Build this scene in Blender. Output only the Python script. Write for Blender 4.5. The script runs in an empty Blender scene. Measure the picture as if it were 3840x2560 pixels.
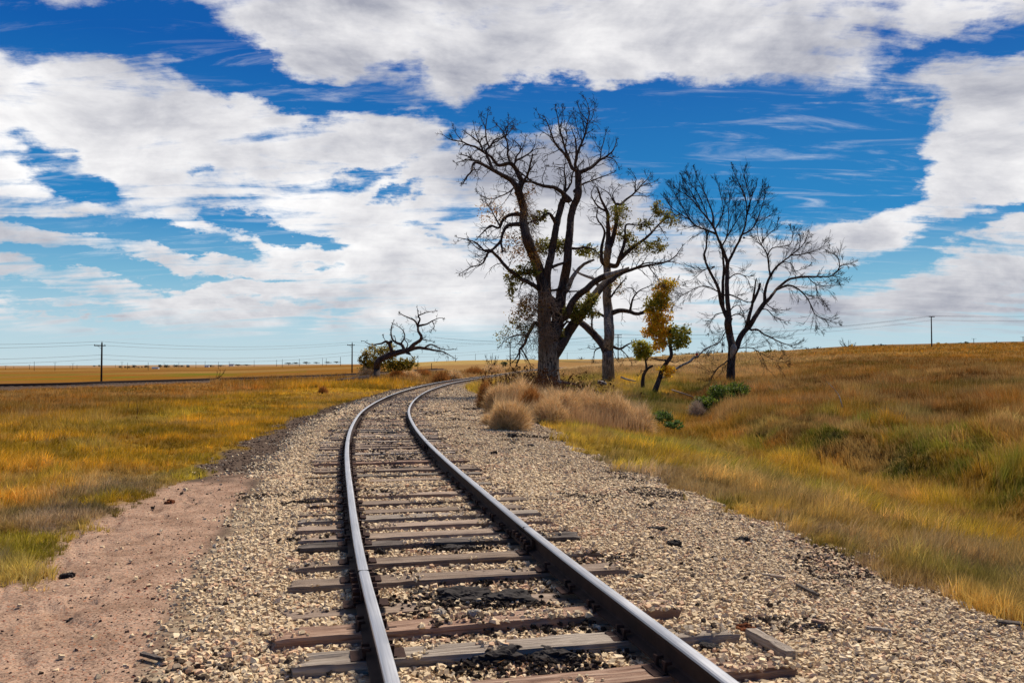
import bpy, math, numpy as np
PI = math.pi
scene = bpy.context.scene
COL = scene.collection
rng = np.random.default_rng(11)

# ------------------------------------------------------------------ camera geometry of the place
F, CXP, TH, EYE = 3150.0, 1920.0, math.atan(95/3150.0), 1.60
CT, ST = math.cos(TH), math.sin(TH)

def ray(px, py):
    x = (px-CXP)/F; y = -(py-1280.0)/F
    return np.array([x, CT-y*ST, ST+y*CT])

def at(px, py, D):
    d = ray(px, py); t = D/d[1]
    return np.array([d[0]*t, D, EYE+d[2]*t])

def gpt(px, py, z=0.0):
    d = ray(px, py); t = (z-EYE)/d[2]
    return np.array([d[0]*t, d[1]*t, z])

# ------------------------------------------------------------------ tags and mesh helpers
def tag(o, label=None, cat=None, group=None, kind=None):
    if label: o['label'] = label
    if cat: o['category'] = cat
    if group: o['group'] = group
    if kind: o['kind'] = kind
    return o

def empty(name, loc, label, cat, group=None, rz=0.0):
    o = bpy.data.objects.new(name, None); COL.objects.link(o)
    o.location = loc; o.rotation_euler = (0, 0, rz); o.empty_display_size = 0.2
    return tag(o, label, cat, group)

def link(name, me, parent=None, loc=None):
    o = bpy.data.objects.new(name, me); COL.objects.link(o)
    if loc is not None: o.location = loc
    if parent is not None: o.parent = parent
    return o

def mesh_np(name, V, tris=None, quads=None, cols=None, mat=None, smooth=False, attrs=None, mats=None, midx=None):
    me = bpy.data.meshes.new(name)
    V = np.asarray(V, np.float32).reshape(-1, 3)
    tris = np.zeros((0, 3), np.int32) if tris is None else np.asarray(tris, np.int32).reshape(-1, 3)
    quads = np.zeros((0, 4), np.int32) if quads is None else np.asarray(quads, np.int32).reshape(-1, 4)
    nt, nq = len(tris), len(quads)
    me.vertices.add(len(V)); me.vertices.foreach_set('co', V.ravel())
    me.loops.add(nt*3+nq*4)
    me.loops.foreach_set('vertex_index', np.concatenate([tris.ravel(), quads.ravel()]).astype(np.int32))
    me.polygons.add(nt+nq)
    ls = np.concatenate([np.arange(nt)*3, nt*3+np.arange(nq)*4]).astype(np.int32)
    me.polygons.foreach_set('loop_start', ls)
    if smooth: me.polygons.foreach_set('use_smooth', np.ones(nt+nq, bool))
    else: me.polygons.foreach_set('use_smooth', np.zeros(nt+nq, bool))
    if mats:
        for m in mats: me.materials.append(m)
        if midx is not None: me.polygons.foreach_set('material_index', np.asarray(midx, np.int32))
    elif mat: me.materials.append(mat)
    me.update(calc_edges=True)
    if cols is not None:
        c = np.ones((len(V), 4), np.float32); c[:, :3] = cols
        a = me.color_attributes.new('Col', 'FLOAT_COLOR', 'POINT'); a.data.foreach_set('color', c.ravel())
    for k, v in (attrs or {}).items():
        a = me.attributes.new(k, 'FLOAT', 'POINT'); a.data.foreach_set('value', np.asarray(v, np.float32))
    return me

# ------------------------------------------------------------------ numpy noise
def _h(ix, iy, s):
    n = (ix.astype(np.int64)*374761393 + iy.astype(np.int64)*668265263 + s*1442695041) & 0xffffffff
    n = ((n ^ (n >> 13))*1274126177) & 0xffffffff
    n = n ^ (n >> 16)
    return (n & 0xffff)/65535.0

def vn(x, y, s=0):
    x = np.asarray(x, float); y = np.asarray(y, float)
    ix = np.floor(x); iy = np.floor(y); fx = x-ix; fy = y-iy
    fx = fx*fx*(3-2*fx); fy = fy*fy*(3-2*fy)
    a = _h(ix, iy, s); b = _h(ix+1, iy, s); c = _h(ix, iy+1, s); d = _h(ix+1, iy+1, s)
    return (a*(1-fx)+b*fx)*(1-fy)+(c*(1-fx)+d*fx)*fy

def fbm(x, y, s=0, o=4):
    t = 0; a = 0.5; n = 0
    for i in range(o):
        t = t+a*vn(np.asarray(x)*2**i+i*17.3, np.asarray(y)*2**i-i*9.1, s+i); n += a; a *= 0.5
    return t/n

def sm(t):
    t = np.clip(t, 0, 1); return t*t*(3-2*t)

# ------------------------------------------------------------------ track centre line
CL = np.array([(2.25, -4), (1.2, 0), (.43, 3), (.20, 4), (-.04, 5), (-.28, 6), (-.727, 8), (-1.15, 10), (-1.57, 12), (-2.17, 15), (-2.72, 18),
    (-3.37, 22), (-4.07, 27), (-4.7, 33), (-5.25, 40), (-5.79, 50), (-6.05, 60), (-6.08, 75), (-5.5, 90), (-3.8, 110), (-1.8, 125),
    (.9, 140), (4.7, 157), (11.2, 180), (18.0, 200), (26.5, 222)])
_sl = np.gradient(CL[:, 0], CL[:, 1])
def xc(Y):
    Y = np.clip(np.asarray(Y, float), -3.99, 221.9)
    i = np.clip(np.searchsorted(CL[:, 1], Y)-1, 0, len(CL)-2)
    h = CL[i+1, 1]-CL[i, 1]; t = (Y-CL[i, 1])/h
    return ((2*t**3-3*t**2+1)*CL[i, 0]+(t**3-2*t**2+t)*h*_sl[i]+(-2*t**3+3*t**2)*CL[i+1, 0]+(t**3-t**2)*h*_sl[i+1])
def hd(Y):   # heading, radians from +Y towards +X
    return np.arctan((xc(np.asarray(Y)+.4)-xc(np.asarray(Y)-.4))/.8)
def ztr(Y):
    return np.interp(Y, [0, 70, 90, 110, 125, 140, 157, 180, 222], [0, 0, .04, .13, .26, .55, .98, 1.3, 1.7])
def offs(X, Y):
    return (X-xc(Y))*np.cos(hd(Y))

# ------------------------------------------------------------------ terrain
TPX = np.array([-1500, 0, 800, 1400, 1700, 1950, 2300, 2500, 2750, 3300, 3840, 5500.])
TD = np.array([30, 60, 90, 150, 250, 400, 900, 2000, 5000, 9000.])
TZ = np.array([
 [0, 0, .05, .05, .0, .0, .1, .1, .1, .1, .1, .3],
 [0, 0, .05, .17, .0, .1, .65, .45, .17, .95, 1.25, 1.6],
 [-.2, -.3, 0, .25, .05, .4, 1.1, 1.05, .95, 1.9, 2.2, 2.5],
 [-1.3, -1.6, -.9, .1, .6, .9, 2.0, 2.4, 2.8, 4.0, 4.5, 5],
 [-2.1, -2.0, -1, .2, 1.3, 1.7, 3.3, 4.2, 5, 7.6, 8.5, 9],
 [-2.5, -2.4, -1.5, 1.0, 3, 3.6, 5.2, 7.0, 8.6, 11.3, 12.8, 14],
 [-3.2, -3, -1, 4, 8.4, 9.7, 9.8, 11, 12, 14, 16, 16],
 [-1, -1, 1, 6, 10, 12, 14, 20, 25, 44, 52, 55],
 [8, 8, 14, 18, 20, 30, 40, 55, 84, 135, 154, 160],
 [6, 6, 10, 12, 15, 20, 30, 45, 60, 100, 110, 110]])
def tz(px, D):
    D = np.clip(D, TD[0], TD[-1]-1); px = np.clip(px, TPX[0], TPX[-1]-1)
    i = np.clip(np.searchsorted(TD, D, side='right')-1, 0, len(TD)-2); j = np.clip(np.searchsorted(TPX, px, side='right')-1, 0, len(TPX)-2)
    u = (D-TD[i])/(TD[i+1]-TD[i]); v = (px-TPX[j])/(TPX[j+1]-TPX[j]); v = .5*v+.5*sm(v)
    return (TZ[i, j]*(1-v)+TZ[i, j+1]*v)*(1-u)+(TZ[i+1, j]*(1-v)+TZ[i+1, j+1]*v)*u
def ditchx(Y):
    return np.interp(Y, [0, 12, 18, 24, 32, 45, 60, 90], [7.6, 7.4, 7.4, 6.9, 6.9, 9.6, 12.5, 20])
def height(X, Y, micro=True):
    X = np.asarray(X, float); Y = np.asarray(Y, float)
    o = offs(X, Y); ao = np.abs(o)
    px = CXP+F*X/np.maximum(Y, .5*np.hypot(X, Y)+.01)
    z = -.052-.045*sm((-o-1.8)/1.6)+.06*sm((-o-4.5)/4)
    r = o > 0
    xe = xc(Y)+3.2; dx = ditchx(Y); t = (X-xe)/(dx-xe)
    dep = .87*(1-.72*sm((Y-38)/22))
    zr = -.052-.04*sm((o-1.8)/1.8) - (dep-.085)*sm(t)**1.15
    d = X-dx
    bank = -dep+.50*sm((d-.3)/1.5)+.052*np.maximum(d, 0)
    zr = np.where(d > 0, bank, zr)
    z = np.where(r, zr, z)
    w = sm((Y-50)/22)
    z2 = (tz(px, Y)+tz(px*1.0-60, Y*1.06)+tz(px+60, Y*.94))/3
    z = z*(1-w)+z2*w
    if micro:
        g = sm((ao-3.2)/2.0)
        rr = np.clip(1-Y/260, 0, 1)
        z = z+g*rr*(.20*(fbm(X/1.5, Y/1.5, 3, 3)-.5)+.30*(fbm(X/6., Y/6., 9, 2)-.5))+g*sm((40-Y)/20)*.13*(fbm(X/.5, Y/.5, 13, 2)-.5)
        bk = sm((X-ditchx(Y)+.5)/1.5)*sm((70-Y)/30)
        z = z+bk*.62*(fbm(X/1.2, Y/1.6, 21, 3)-.48)
        z = z+(1-g)*sm((1-np.abs(Y-30)/30))*.02*(fbm(X*2.2, Y*2.2, 5, 3)-.5)
    if micro: z = z-.035*sm((fbm(X/.22, Y/.22, 25, 2)-.60)*7)*sm((-o-2.2)/.4)*sm((13-Y)/2)
    k = sm((ao-2.2)/3.0)
    wt = sm((Y-45)/25)
    zt = ztr(Y)-.045
    z = np.where((wt > 0) & (k < 1), z*(1-(1-k)*wt)+zt*(1-k)*wt, z)
    return z

# ------------------------------------------------------------------ ground colours (albedo)
P = {k: np.array(v) for k, v in dict(
    gold=(.58, .335, .026), green=(.21, .225, .028), rust=(.37, .155, .026), tan=(.47, .30, .135), straw=(.62, .42, .15),
    grey=(.34, .255, .185), dgreen=(.070, .085, .016), brown=(.24, .115, .030), yel=(.58, .39, .045), orange=(.50, .23, .026),
    pink=(.36, .235, .135)).items()}
def mixc(a, b, t):
    t = np.asarray(t)[:, None]; return a*(1-t)+b*t
def gcol(X, Y):
    X = np.asarray(X, float).ravel(); Y = np.asarray(Y, float).ravel(); n = len(X)
    px = CXP+F*X/np.maximum(Y, .5)
    o = offs(X, Y)
    n1 = fbm(X/2.2, Y/3.5, 31, 4); n2 = fbm(X/.7, Y/.9, 37, 3); n3 = fbm(X/9, Y/14, 41, 3); n4 = vn(X*3, Y*3, 44)
    one = np.ones(n)[:, None]
    # left meadow
    c = P['gold']*one
    gr = sm((n1-.5)*7+.62)*sm((19-Y)/7) + .65*sm((n1-.57)*10)*(Y < 45)
    c = mixc(c, P['green']*1.5*.6+P['yel']*.4, np.clip(gr, 0, 1)*.8)
    c = mixc(c, P['straw'], sm((n2-.47)*6)*sm((15-Y)/6)*.8)
    edge = sm(1-(np.abs(-o-3.9)/1.3))*sm((15-Y)/4)
    c = mixc(c, P['grey'], edge*sm((n2-.35)*5)*.8)
    ru = sm((Y-17)/11+(n1-.5)*3)*sm((-o-7+(n3-.5)*9)/7)
    c = mixc(c, mixc(P['rust']*one, P['tan']*.85*one, sm((n2-.45)*4)), np.clip(ru, 0, 1)*.88)
    c = mixc(c, P['orange']*1.0, sm((Y-28)/10)*sm((n2-.5)*5)*.45)
    # far left plain
    w = sm((Y-72)/14)*(o < 0)
    fl = (P['orange']*.28+P['brown']*.40+P['rust']*.18)*one
    fl = mixc(fl, P['brown']*1.25, sm((fbm(X/30, Y/60, 51, 3)-.45)*8)*1.0)
    fl = mixc(fl, P['tan'], sm((px-1350)/400)*.55)
    fl = mixc(fl, P['green']*.8, sm((Y-190)/40)*sm((520-Y)/150)*sm((fbm(X/16, Y/45, 55, 3)-.50)*9)*(px < 1150)*.9)
    fl = mixc(fl, P['straw']*.72, sm((Y-330)/80)*sm((fbm(X/90, Y/160, 57, 3)-.48)*6)*.35)
    fl = mixc(fl, P['brown']*1.1, sm((Y-480)/60)*sm((1000-Y)/200)*(fbm(X/150, Y/90, 61, 2) > .45)*.8)
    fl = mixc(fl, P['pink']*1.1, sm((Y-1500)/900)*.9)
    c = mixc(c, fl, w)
    # golden far hill in the middle
    w = sm((px-1480)/120)*sm((Y-300)/120)*sm((2650-px)/300)
    c = mixc(c, P['straw']*.82, w)
    # right side
    r = (o > 0)
    cr = P['yel']*one
    cr = mixc(cr, P['green']*1.35, sm((n1-.46)*7)*.65)
    cr = mixc(cr, mixc(P['straw']*one, P['tan']*one, n4), sm((n2-.44)*7)*.75)
    cr = mixc(cr, P['grey'], sm(1-(o-3.6)/1.5)*sm((n2-.30)*5)*.85*sm((20-Y)/4))
    cr = mixc(cr, P['tan']*.95, sm((13-Y)/6)*.45*sm((6.2-o)/2))
    cr = mixc(cr, mixc(P['yel']*1.05*one, P['green']*1.7*one, sm((n1-.42)*6)), sm((Y-14.5)/3)*sm((29-Y)/3)*.8)
    d = X-ditchx(Y)
    bk = mixc(P['brown']*1.45*one, (P['dgreen']*.9+P['green']*.5)*one, np.clip(.18+sm((fbm(X/1.6, Y/2.0, 46, 3)-.44)*8), 0, .9)*sm((30-Y)/10+.45))
    bk = mixc(bk, P['orange']*.95, sm((n2-.48)*6)*.6); bk = mixc(bk, P['tan']*.9, sm((fbm(X/1.2, Y/1.6, 47, 2)-.56)*8)*.6)
    bk = mixc(bk, P['yel']*.75, sm((n4-.45)*4)*sm((22-Y)/8)*.55)
    cr = mixc(cr, P['orange']*.9, sm(1-np.abs(d+1.0)/1.6)*.35); cr = mixc(cr, bk, sm((d+.6)/1.2))
    cr = mixc(cr, P['orange']*.8, sm(1-np.abs(d+.2)/1.3)*sm((Y-22)/6)*.6)
    hl = mixc(P['brown']*1.05*one, P['rust']*.92*one, sm((n1-.4)*5))
    hl = mixc(hl, P['tan']*.85, sm((n2-.5)*5)*.55)
    hl = mixc(hl, P['tan'], sm((3050-px)/420)*.8)
    hl = mixc(hl, P['green']*.8, sm((n3-.52)*7)*sm((34-Y)/9)*.7); hl = mixc(hl, P['straw']*.8, sm((fbm(X/3.1, Y/2.2, 49, 3)-.56)*8)*.6)
    cr = mixc(cr, hl, sm((d-5.0+(n1-.5)*6)/4)*sm((Y-20)/9))
    cr = mixc(cr, P['green']*.75, sm((Y-38)/8)*sm((78-Y)/18)*sm(1-np.abs(X-ditchx(Y)+1.2)/(3.5+.08*Y))*sm((n1-.34)*5)*.85)
    hf = mixc(P['tan']*1.0*one, P['orange']*.80*one, sm((px-2850)/450+(fbm(X/25, Y/40, 71, 3)-.5)*1.6))
    hf = mixc(hf, P['brown']*.95, sm((px-2900)/300)*sm((fbm(X/22, Y/26, 73, 3)-.50)*9)*sm((150-Y)/50)*.85)
    hf = mixc(hf, P['straw']*.75, sm((fbm(X/13, Y/24, 76, 3)-.52)*8)*.5)
    cr = mixc(cr, hf, sm((Y-62)/22))
    cr = mixc(cr, P['straw']*.8, sm((Y-300)/200)*sm((2650-px)/300))
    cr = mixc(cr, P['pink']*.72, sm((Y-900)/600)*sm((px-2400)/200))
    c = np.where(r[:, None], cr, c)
    return np.clip(c, .004, .9)

def grass_mask(X, Y):    # 1 where grass grows
    o = offs(X, Y); n = (fbm(X/1.1, Y/1.1, 81, 3)-.5)+.55*(vn(X/.30, Y/.38, 82)-.5)*(Y < 24)
    el = np.interp(Y, [0, 5, 6.5, 9, 13, 19, 32, 50, 75, 140, 160], [-4.6, -4.2, -3.55, -3.3, -2.9, -3.0, -2.5, -2.3, -2.2, -2.0, -2])
    er = np.interp(Y, [0, 6, 8, 11, 17, 20, 23, 26, 30, 48, 60, 75, 150], [3.3, 3.3, 3.3, 3.45, 3.75, 3.9, 4.8, 5.0, 4.1, 4.0, 2.6, 2.2, 2.0])
    g = np.maximum(sm((el-o+n*.9)/.35), sm((o-er+n*.9)/.35))
    return g

# ------------------------------------------------------------------ materials
def newmat(name):
    m = bpy.data.materials.new(name); m.use_nodes = True
    nt = m.node_tree; nt.nodes.clear()
    out = nt.nodes.new('ShaderNodeOutputMaterial'); b = nt.nodes.new('ShaderNodeBsdfPrincipled')
    nt.links.new(b.outputs[0], out.inputs[0]); b.inputs['Roughness'].default_value = .85
    b.inputs['Specular IOR Level'].default_value = .2
    return m, nt, b, out
def nd(nt, t, **k):
    n = nt.nodes.new(t)
    for a, v in k.items():
        if a.startswith('i_'): n.inputs[a[2:].replace('_', ' ')].default_value = v
        else: setattr(n, a, v)
    return n
def L(nt, a, b): nt.links.new(a, b)
def noise(nt, scale, detail=4, vec=None, rough=.55, dist=0):
    n = nd(nt, 'ShaderNodeTexNoise'); n.inputs['Scale'].default_value = scale; n.inputs['Detail'].default_value = detail
    n.inputs['Roughness'].default_value = rough; n.inputs['Distortion'].default_value = dist
    if vec is not None: L(nt, vec, n.inputs['Vector'])
    return n
def ramp(nt, fac, stops):
    r = nd(nt, 'ShaderNodeValToRGB'); e = r.color_ramp.elements
    while len(e) < len(stops): e.new(.5)
    for i, (p, c) in enumerate(stops):
        e[i].position = p; e[i].color = (*c, 1)
    L(nt, fac, r.inputs[0]); return r.outputs[0]
def mixn(nt, fac, a, b, mode='MIX'):
    m = nd(nt, 'ShaderNodeMix', data_type='RGBA', blend_type=mode)
    if isinstance(fac, (int, float)): m.inputs[0].default_value = fac
    else: L(nt, fac, m.inputs[0])
    for s, v in ((m.inputs[6], a), (m.inputs[7], b)):
        if isinstance(v, tuple): s.default_value = (*v, 1)
        else: L(nt, v, s)
    return m.outputs[2]
def math_(nt, op, a, b=None, clamp=False):
    m = nd(nt, 'ShaderNodeMath', operation=op); m.use_clamp = clamp
    for i, v in enumerate((a, b)):
        if v is None: continue
        if isinstance(v, (int, float)): m.inputs[i].default_value = v
        else: L(nt, v, m.inputs[i])
    return m.outputs[0]
def bump(nt, b, h, strength=.5, dist=.02):
    n = nd(nt, 'ShaderNodeBump'); n.inputs['Strength'].default_value = strength; n.inputs['Distance'].default_value = dist
    L(nt, h, n.inputs['Height']); L(nt, n.outputs[0], b.inputs['Normal']); return n
def coords(nt, kind='Object', scale=None):
    t = nd(nt, 'ShaderNodeTexCoord')
    if scale is None: return t.outputs[kind]
    m = nd(nt, 'ShaderNodeMapping'); m.inputs['Scale'].default_value = scale; L(nt, t.outputs[kind], m.inputs[0]); return m.outputs[0]
def attr(nt, name='Col'):
    a = nd(nt, 'ShaderNodeAttribute', attribute_name=name); return a

M = {}
def mat_ground():
    m, nt, b, o = newmat('ground_earth'); v = coords(nt); b.inputs['Specular IOR Level'].default_value = 0; b.inputs['Roughness'].default_value = 1
    c = attr(nt).outputs['Color']; g = attr(nt, 'gravel').outputs['Fac']; s = attr(nt, 'sand').outputs['Fac']
    n1 = noise(nt, 1.3, 6, v); n2 = noise(nt, 14, 5, v, .65)
    f = math_(nt, 'ADD', math_(nt, 'MULTIPLY', n1.outputs[0], .55), math_(nt, 'MULTIPLY', n2.outputs[0], .75))
    c1 = mixn(nt, 1.0, c, nd(nt, 'ShaderNodeCombineColor').outputs[0], 'MULTIPLY')
    cc = [n for n in nt.nodes if n.type == 'COMBINE_COLOR'][0]
    n5 = noise(nt, .11, 7, v, .7); f2 = math_(nt, 'ADD', math_(nt, 'ADD', math_(nt, 'MULTIPLY', f, 1.0), -.15), math_(nt, 'MULTIPLY', n5.outputs[0], 1.0))
    for i in range(3): L(nt, f2, cc.inputs[i])
    vo = nd(nt, 'ShaderNodeTexVoronoi'); vo.inputs['Scale'].default_value = 32; L(nt, v, vo.inputs['Vector'])
    vcol = ramp(nt, nd(nt, 'ShaderNodeSeparateColor').outputs[0], [(0, (.10, .085, .07)), (.2, (.30, .25, .19)), (.5, (.42, .36, .27)), (.8, (.50, .44, .34)), (1, (.33, .20, .14))])
    sc = [n for n in nt.nodes if n.type == 'SEPARATE_COLOR'][0]; L(nt, vo.outputs['Color'], sc.inputs[0])
    pit = math_(nt, 'SUBTRACT', 1.0, math_(nt, 'MULTIPLY', vo.outputs['Distance'], 1.3), True)
    patch = ramp(nt, noise(nt, 2.3, 6, v, .65).outputs[0], [(.40, (1, 1, 1)), (.62, (.72, .62, .55)), (.74, (.42, .36, .33))])
    vcol = mixn(nt, 1.0, vcol, patch, 'MULTIPLY'); vcol = mixn(nt, 1.0, vcol, (.88, .82, .74), 'MULTIPLY')  # gravel ground toned darker to imitate shade in the gaps between stones
    # sand: fine grain with small dark and reddish grit
    vs = nd(nt, 'ShaderNodeTexVoronoi'); vs.inputs['Scale'].default_value = 90; L(nt, v, vs.inputs['Vector'])
    scs = nd(nt, 'ShaderNodeSeparateColor'); L(nt, vs.outputs['Color'], scs.inputs[0])
    scol = ramp(nt, scs.outputs[0], [(0, (.09, .06, .05)), (.10, (.21, .14, .10)), (.5, (.35, .24, .17)), (.86, (.41, .29, .21)), (1, (.36, .16, .09))])
    scol = mixn(nt, 1.0, scol, ramp(nt, noise(nt, 2.6, 5, v, .6).outputs[0], [(.35, (.72, .68, .66)), (.6, (1.08, 1.06, 1.05))]), 'MULTIPLY')
    col = mixn(nt, g, mixn(nt, s, c1, scol), vcol)
    L(nt, col, b.inputs['Base Color'])
    hs = math_(nt, 'ADD', math_(nt, 'MULTIPLY', noise(nt, 7, 4, v, .6).outputs[0], 2.2), math_(nt, 'MULTIPLY', noise(nt, 120, 3, v).outputs[0], .25))
    hg = math_(nt, 'MULTIPLY', pit, .9)
    hh = math_(nt, 'ADD', math_(nt, 'MULTIPLY', hs, math_(nt, 'SUBTRACT', 1, g)), math_(nt, 'MULTIPLY', hg, g))
    bump(nt, b, hh, .55, .03)
    return m
def mat_col(name, rough=.9, transl=0., spec=.1, nscale=None, namp=.3, bstr=0, bscale=60):
    m, nt, b, o = newmat(name); c = attr(nt).outputs['Color']
    b.inputs['Roughness'].default_value = rough; b.inputs['Specular IOR Level'].default_value = spec
    if nscale:
        n = noise(nt, nscale, 5, coords(nt), .65)
        k = nd(nt, 'ShaderNodeMapRange'); k.inputs['To Min'].default_value = 1-namp; k.inputs['To Max'].default_value = 1+namp; L(nt, n.outputs[0], k.inputs[0])
        hv = nd(nt, 'ShaderNodeHueSaturation'); L(nt, c, hv.inputs['Color']); L(nt, k.outputs[0], hv.inputs['Value']); c = hv.outputs[0]
    if bstr: bump(nt, b, noise(nt, bscale, 4, coords(nt)).outputs[0], bstr, .01)
    L(nt, c, b.inputs['Base Color'])
    if transl:
        t = nd(nt, 'ShaderNodeBsdfTranslucent'); L(nt, c, t.inputs[0]); mx = nd(nt, 'ShaderNodeMixShader'); mx.inputs[0].default_value = transl
        L(nt, b.outputs[0], mx.inputs[1]); L(nt, t.outputs[0], mx.inputs[2]); L(nt, mx.outputs[0], o.inputs[0])
    return m
def mat_wood(name, c0, c1, c2):
    m, nt, b, o = newmat(name)
    v = coords(nt, 'Object', (2.2, 42, 42)); oi = nd(nt, 'ShaderNodeObjectInfo')
    ad = nd(nt, 'ShaderNodeVectorMath', operation='ADD'); L(nt, v, ad.inputs[0])
    mv = nd(nt, 'ShaderNodeVectorMath', operation='SCALE'); mv.inputs[0].default_value = (31, 57, 77); L(nt, oi.outputs['Random'], mv.inputs['Scale']); L(nt, mv.outputs[0], ad.inputs[1])
    n = noise(nt, 1.0, 7, ad.outputs[0], .68, .6); n2 = noise(nt, 2.4, 4, coords(nt), .6)
    c = ramp(nt, n.outputs[0], [(.30, c0), (.46, c1), (.62, c2)])
    c = mixn(nt, math_(nt, 'MULTIPLY', math_(nt, 'SUBTRACT', n2.outputs[0], .38), 2.2, True), c, tuple(x*.62 for x in c1))
    hv = nd(nt, 'ShaderNodeHueSaturation'); L(nt, c, hv.inputs['Color'])
    k = nd(nt, 'ShaderNodeMapRange'); k.inputs['To Min'].default_value = .7; k.inputs['To Max'].default_value = 1.25; L(nt, oi.outputs['Random'], k.inputs[0]); L(nt, k.outputs[0], hv.inputs['Value'])
    L(nt, hv.outputs[0], b.inputs['Base Color']); bump(nt, b, n.outputs[0], 1.0, .02)
    return m
def mat_bark(name, dark, light, sx=14, sz=2.2):
    m, nt, b, o = newmat(name); v = coords(nt, 'Object', (sx, sx, sz))
    n = noise(nt, 1.0, 6, v, .62, 1.2); n2 = noise(nt, .35, 4, coords(nt), .6)
    c = ramp(nt, n.outputs[0], [(.41, dark), (.57, light)])
    c = mixn(nt, math_(nt, 'MULTIPLY', math_(nt, 'SUBTRACT', n2.outputs[0], .4), 2.5, True), c, tuple((a+d)*.33 for a, d in zip(light, dark)))
    L(nt, c, b.inputs['Base Color']); bump(nt, b, n.outputs[0], 1.0, .06); b.inputs['Roughness'].default_value = .95
    return m
def mat_plain(name, col, rough=.8, metal=0, nscale=20, namp=.25, spec=.3):
    m, nt, b, o = newmat(name); n = noise(nt, nscale, 5, coords(nt), .65)
    lo = tuple(x*(1-namp) for x in col); hi = tuple(min(1, x*(1+namp)) for x in col)
    L(nt, ramp(nt, n.outputs[0], [(.3, lo), (.7, hi)]), b.inputs['Base Color'])
    b.inputs['Roughness'].default_value = rough; b.inputs['Metallic'].default_value = metal; b.inputs['Specular IOR Level'].default_value = spec
    bump(nt, b, n.outputs[0], .2, .004)
    return m
M['ground'] = mat_ground()
M['grass'] = mat_col('grass_blades', 1.0, .25, 0)
M['leaf'] = mat_col('leaves', .6, .5, .3)
M['stone'] = mat_col('ballast_stone', 1.0, 0, .04, 18, .18, .25, 90)
M['tar'] = mat_plain('creosote_lump', (.026, .021, .019), .9, 0, 60, .6)
M['wood'] = mat_wood('tie_wood_brown', (.075, .050, .038), (.285, .205, .150), (.44, .345, .265))
M['woodr'] = mat_wood('tie_wood_reddish', (.085, .042, .028), (.275, .165, .112), (.42, .295, .215))
M['woodg'] = mat_wood('tie_wood_grey', (.065, .052, .043), (.27, .22, .175), (.44, .375, .305))
M['woodk'] = mat_wood('tie_wood_tarred', (.012, .011, .011), (.065, .052, .045), (.20, .165, .14))
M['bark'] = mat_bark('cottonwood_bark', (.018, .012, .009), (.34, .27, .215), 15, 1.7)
M['twig'] = mat_plain('dead_twigs', (.045, .030, .025), .95, 0, 3, .5, .05)
M['twigl'] = mat_plain('bleached_twigs', (.27, .185, .125), .95, 0, 3, .3, .05)
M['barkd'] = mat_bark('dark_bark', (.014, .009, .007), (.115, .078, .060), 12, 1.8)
M['twigd'] = mat_plain('dark_twigs', (.026, .018, .017), .95, 0, 3, .4, .05)
M['pale'] = mat_bark('weathered_bare_wood', (.10, .075, .055), (.42, .36, .30), 10, 1.4)
M['railside'] = mat_plain('rusty_rail_side', (.036, .021, .017), .85, 0, 9, .35, .15)
M['iron'] = mat_plain('rusty_iron', (.042, .023, .019), .9, 0, 40, .4, .15)
M['pole'] = mat_plain('creosoted_pole', (.030, .017, .012), .9, 0, 8, .4, .1)
M['wire'] = mat_plain('wire', (.05, .05, .055), .6, .3, 5, .1)
M['post'] = mat_plain('fence_post_wood', (.055, .035, .025), .9, 0, 8, .4, .1)
M['white'] = mat_plain('white_paint', (.72, .74, .76), .7, 0, 4, .08)
M['roof'] = mat_plain('barn_roof', (.16, .17, .19), .7, 0, 4, .2)
M['window'] = mat_plain('dark_opening', (.02, .02, .022), .5, 0, 4, .2)
M['black'] = mat_plain('black_paint', (.012, .012, .013), .6, 0, 10, .3)
M['grey'] = mat_plain('galvanised_steel', (.35, .36, .37), .6, .2, 10, .2)
M['red'] = mat_plain('red_paint', (.45, .03, .03), .6, 0, 10, .1)
M['rustblock'] = mat_plain('rusty_scrap', (.16, .055, .022), .95, 0, 50, .5, .1)
def mat_railtop():
    m, nt, b, o = newmat('worn_rail_head')
    v = coords(nt, 'UV', (1.2, 60, 1)); n = noise(nt, 1, 5, v, .6); n2 = noise(nt, 3, 4, coords(nt))
    L(nt, ramp(nt, n.outputs[0], [(.3, (.30, .31, .335)), (.7, (.50, .51, .54))]), b.inputs['Base Color'])  # unseen sky behind and overhead cleared of cloud to cut the ambient light
    b.inputs['Metallic'].default_value = .65
    L(nt, ramp(nt, n2.outputs[0], [(.3, (.33,)*3), (.7, (.5,)*3)]), b.inputs['Roughness'])
    return m
M['railtop'] = mat_railtop()

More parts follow.
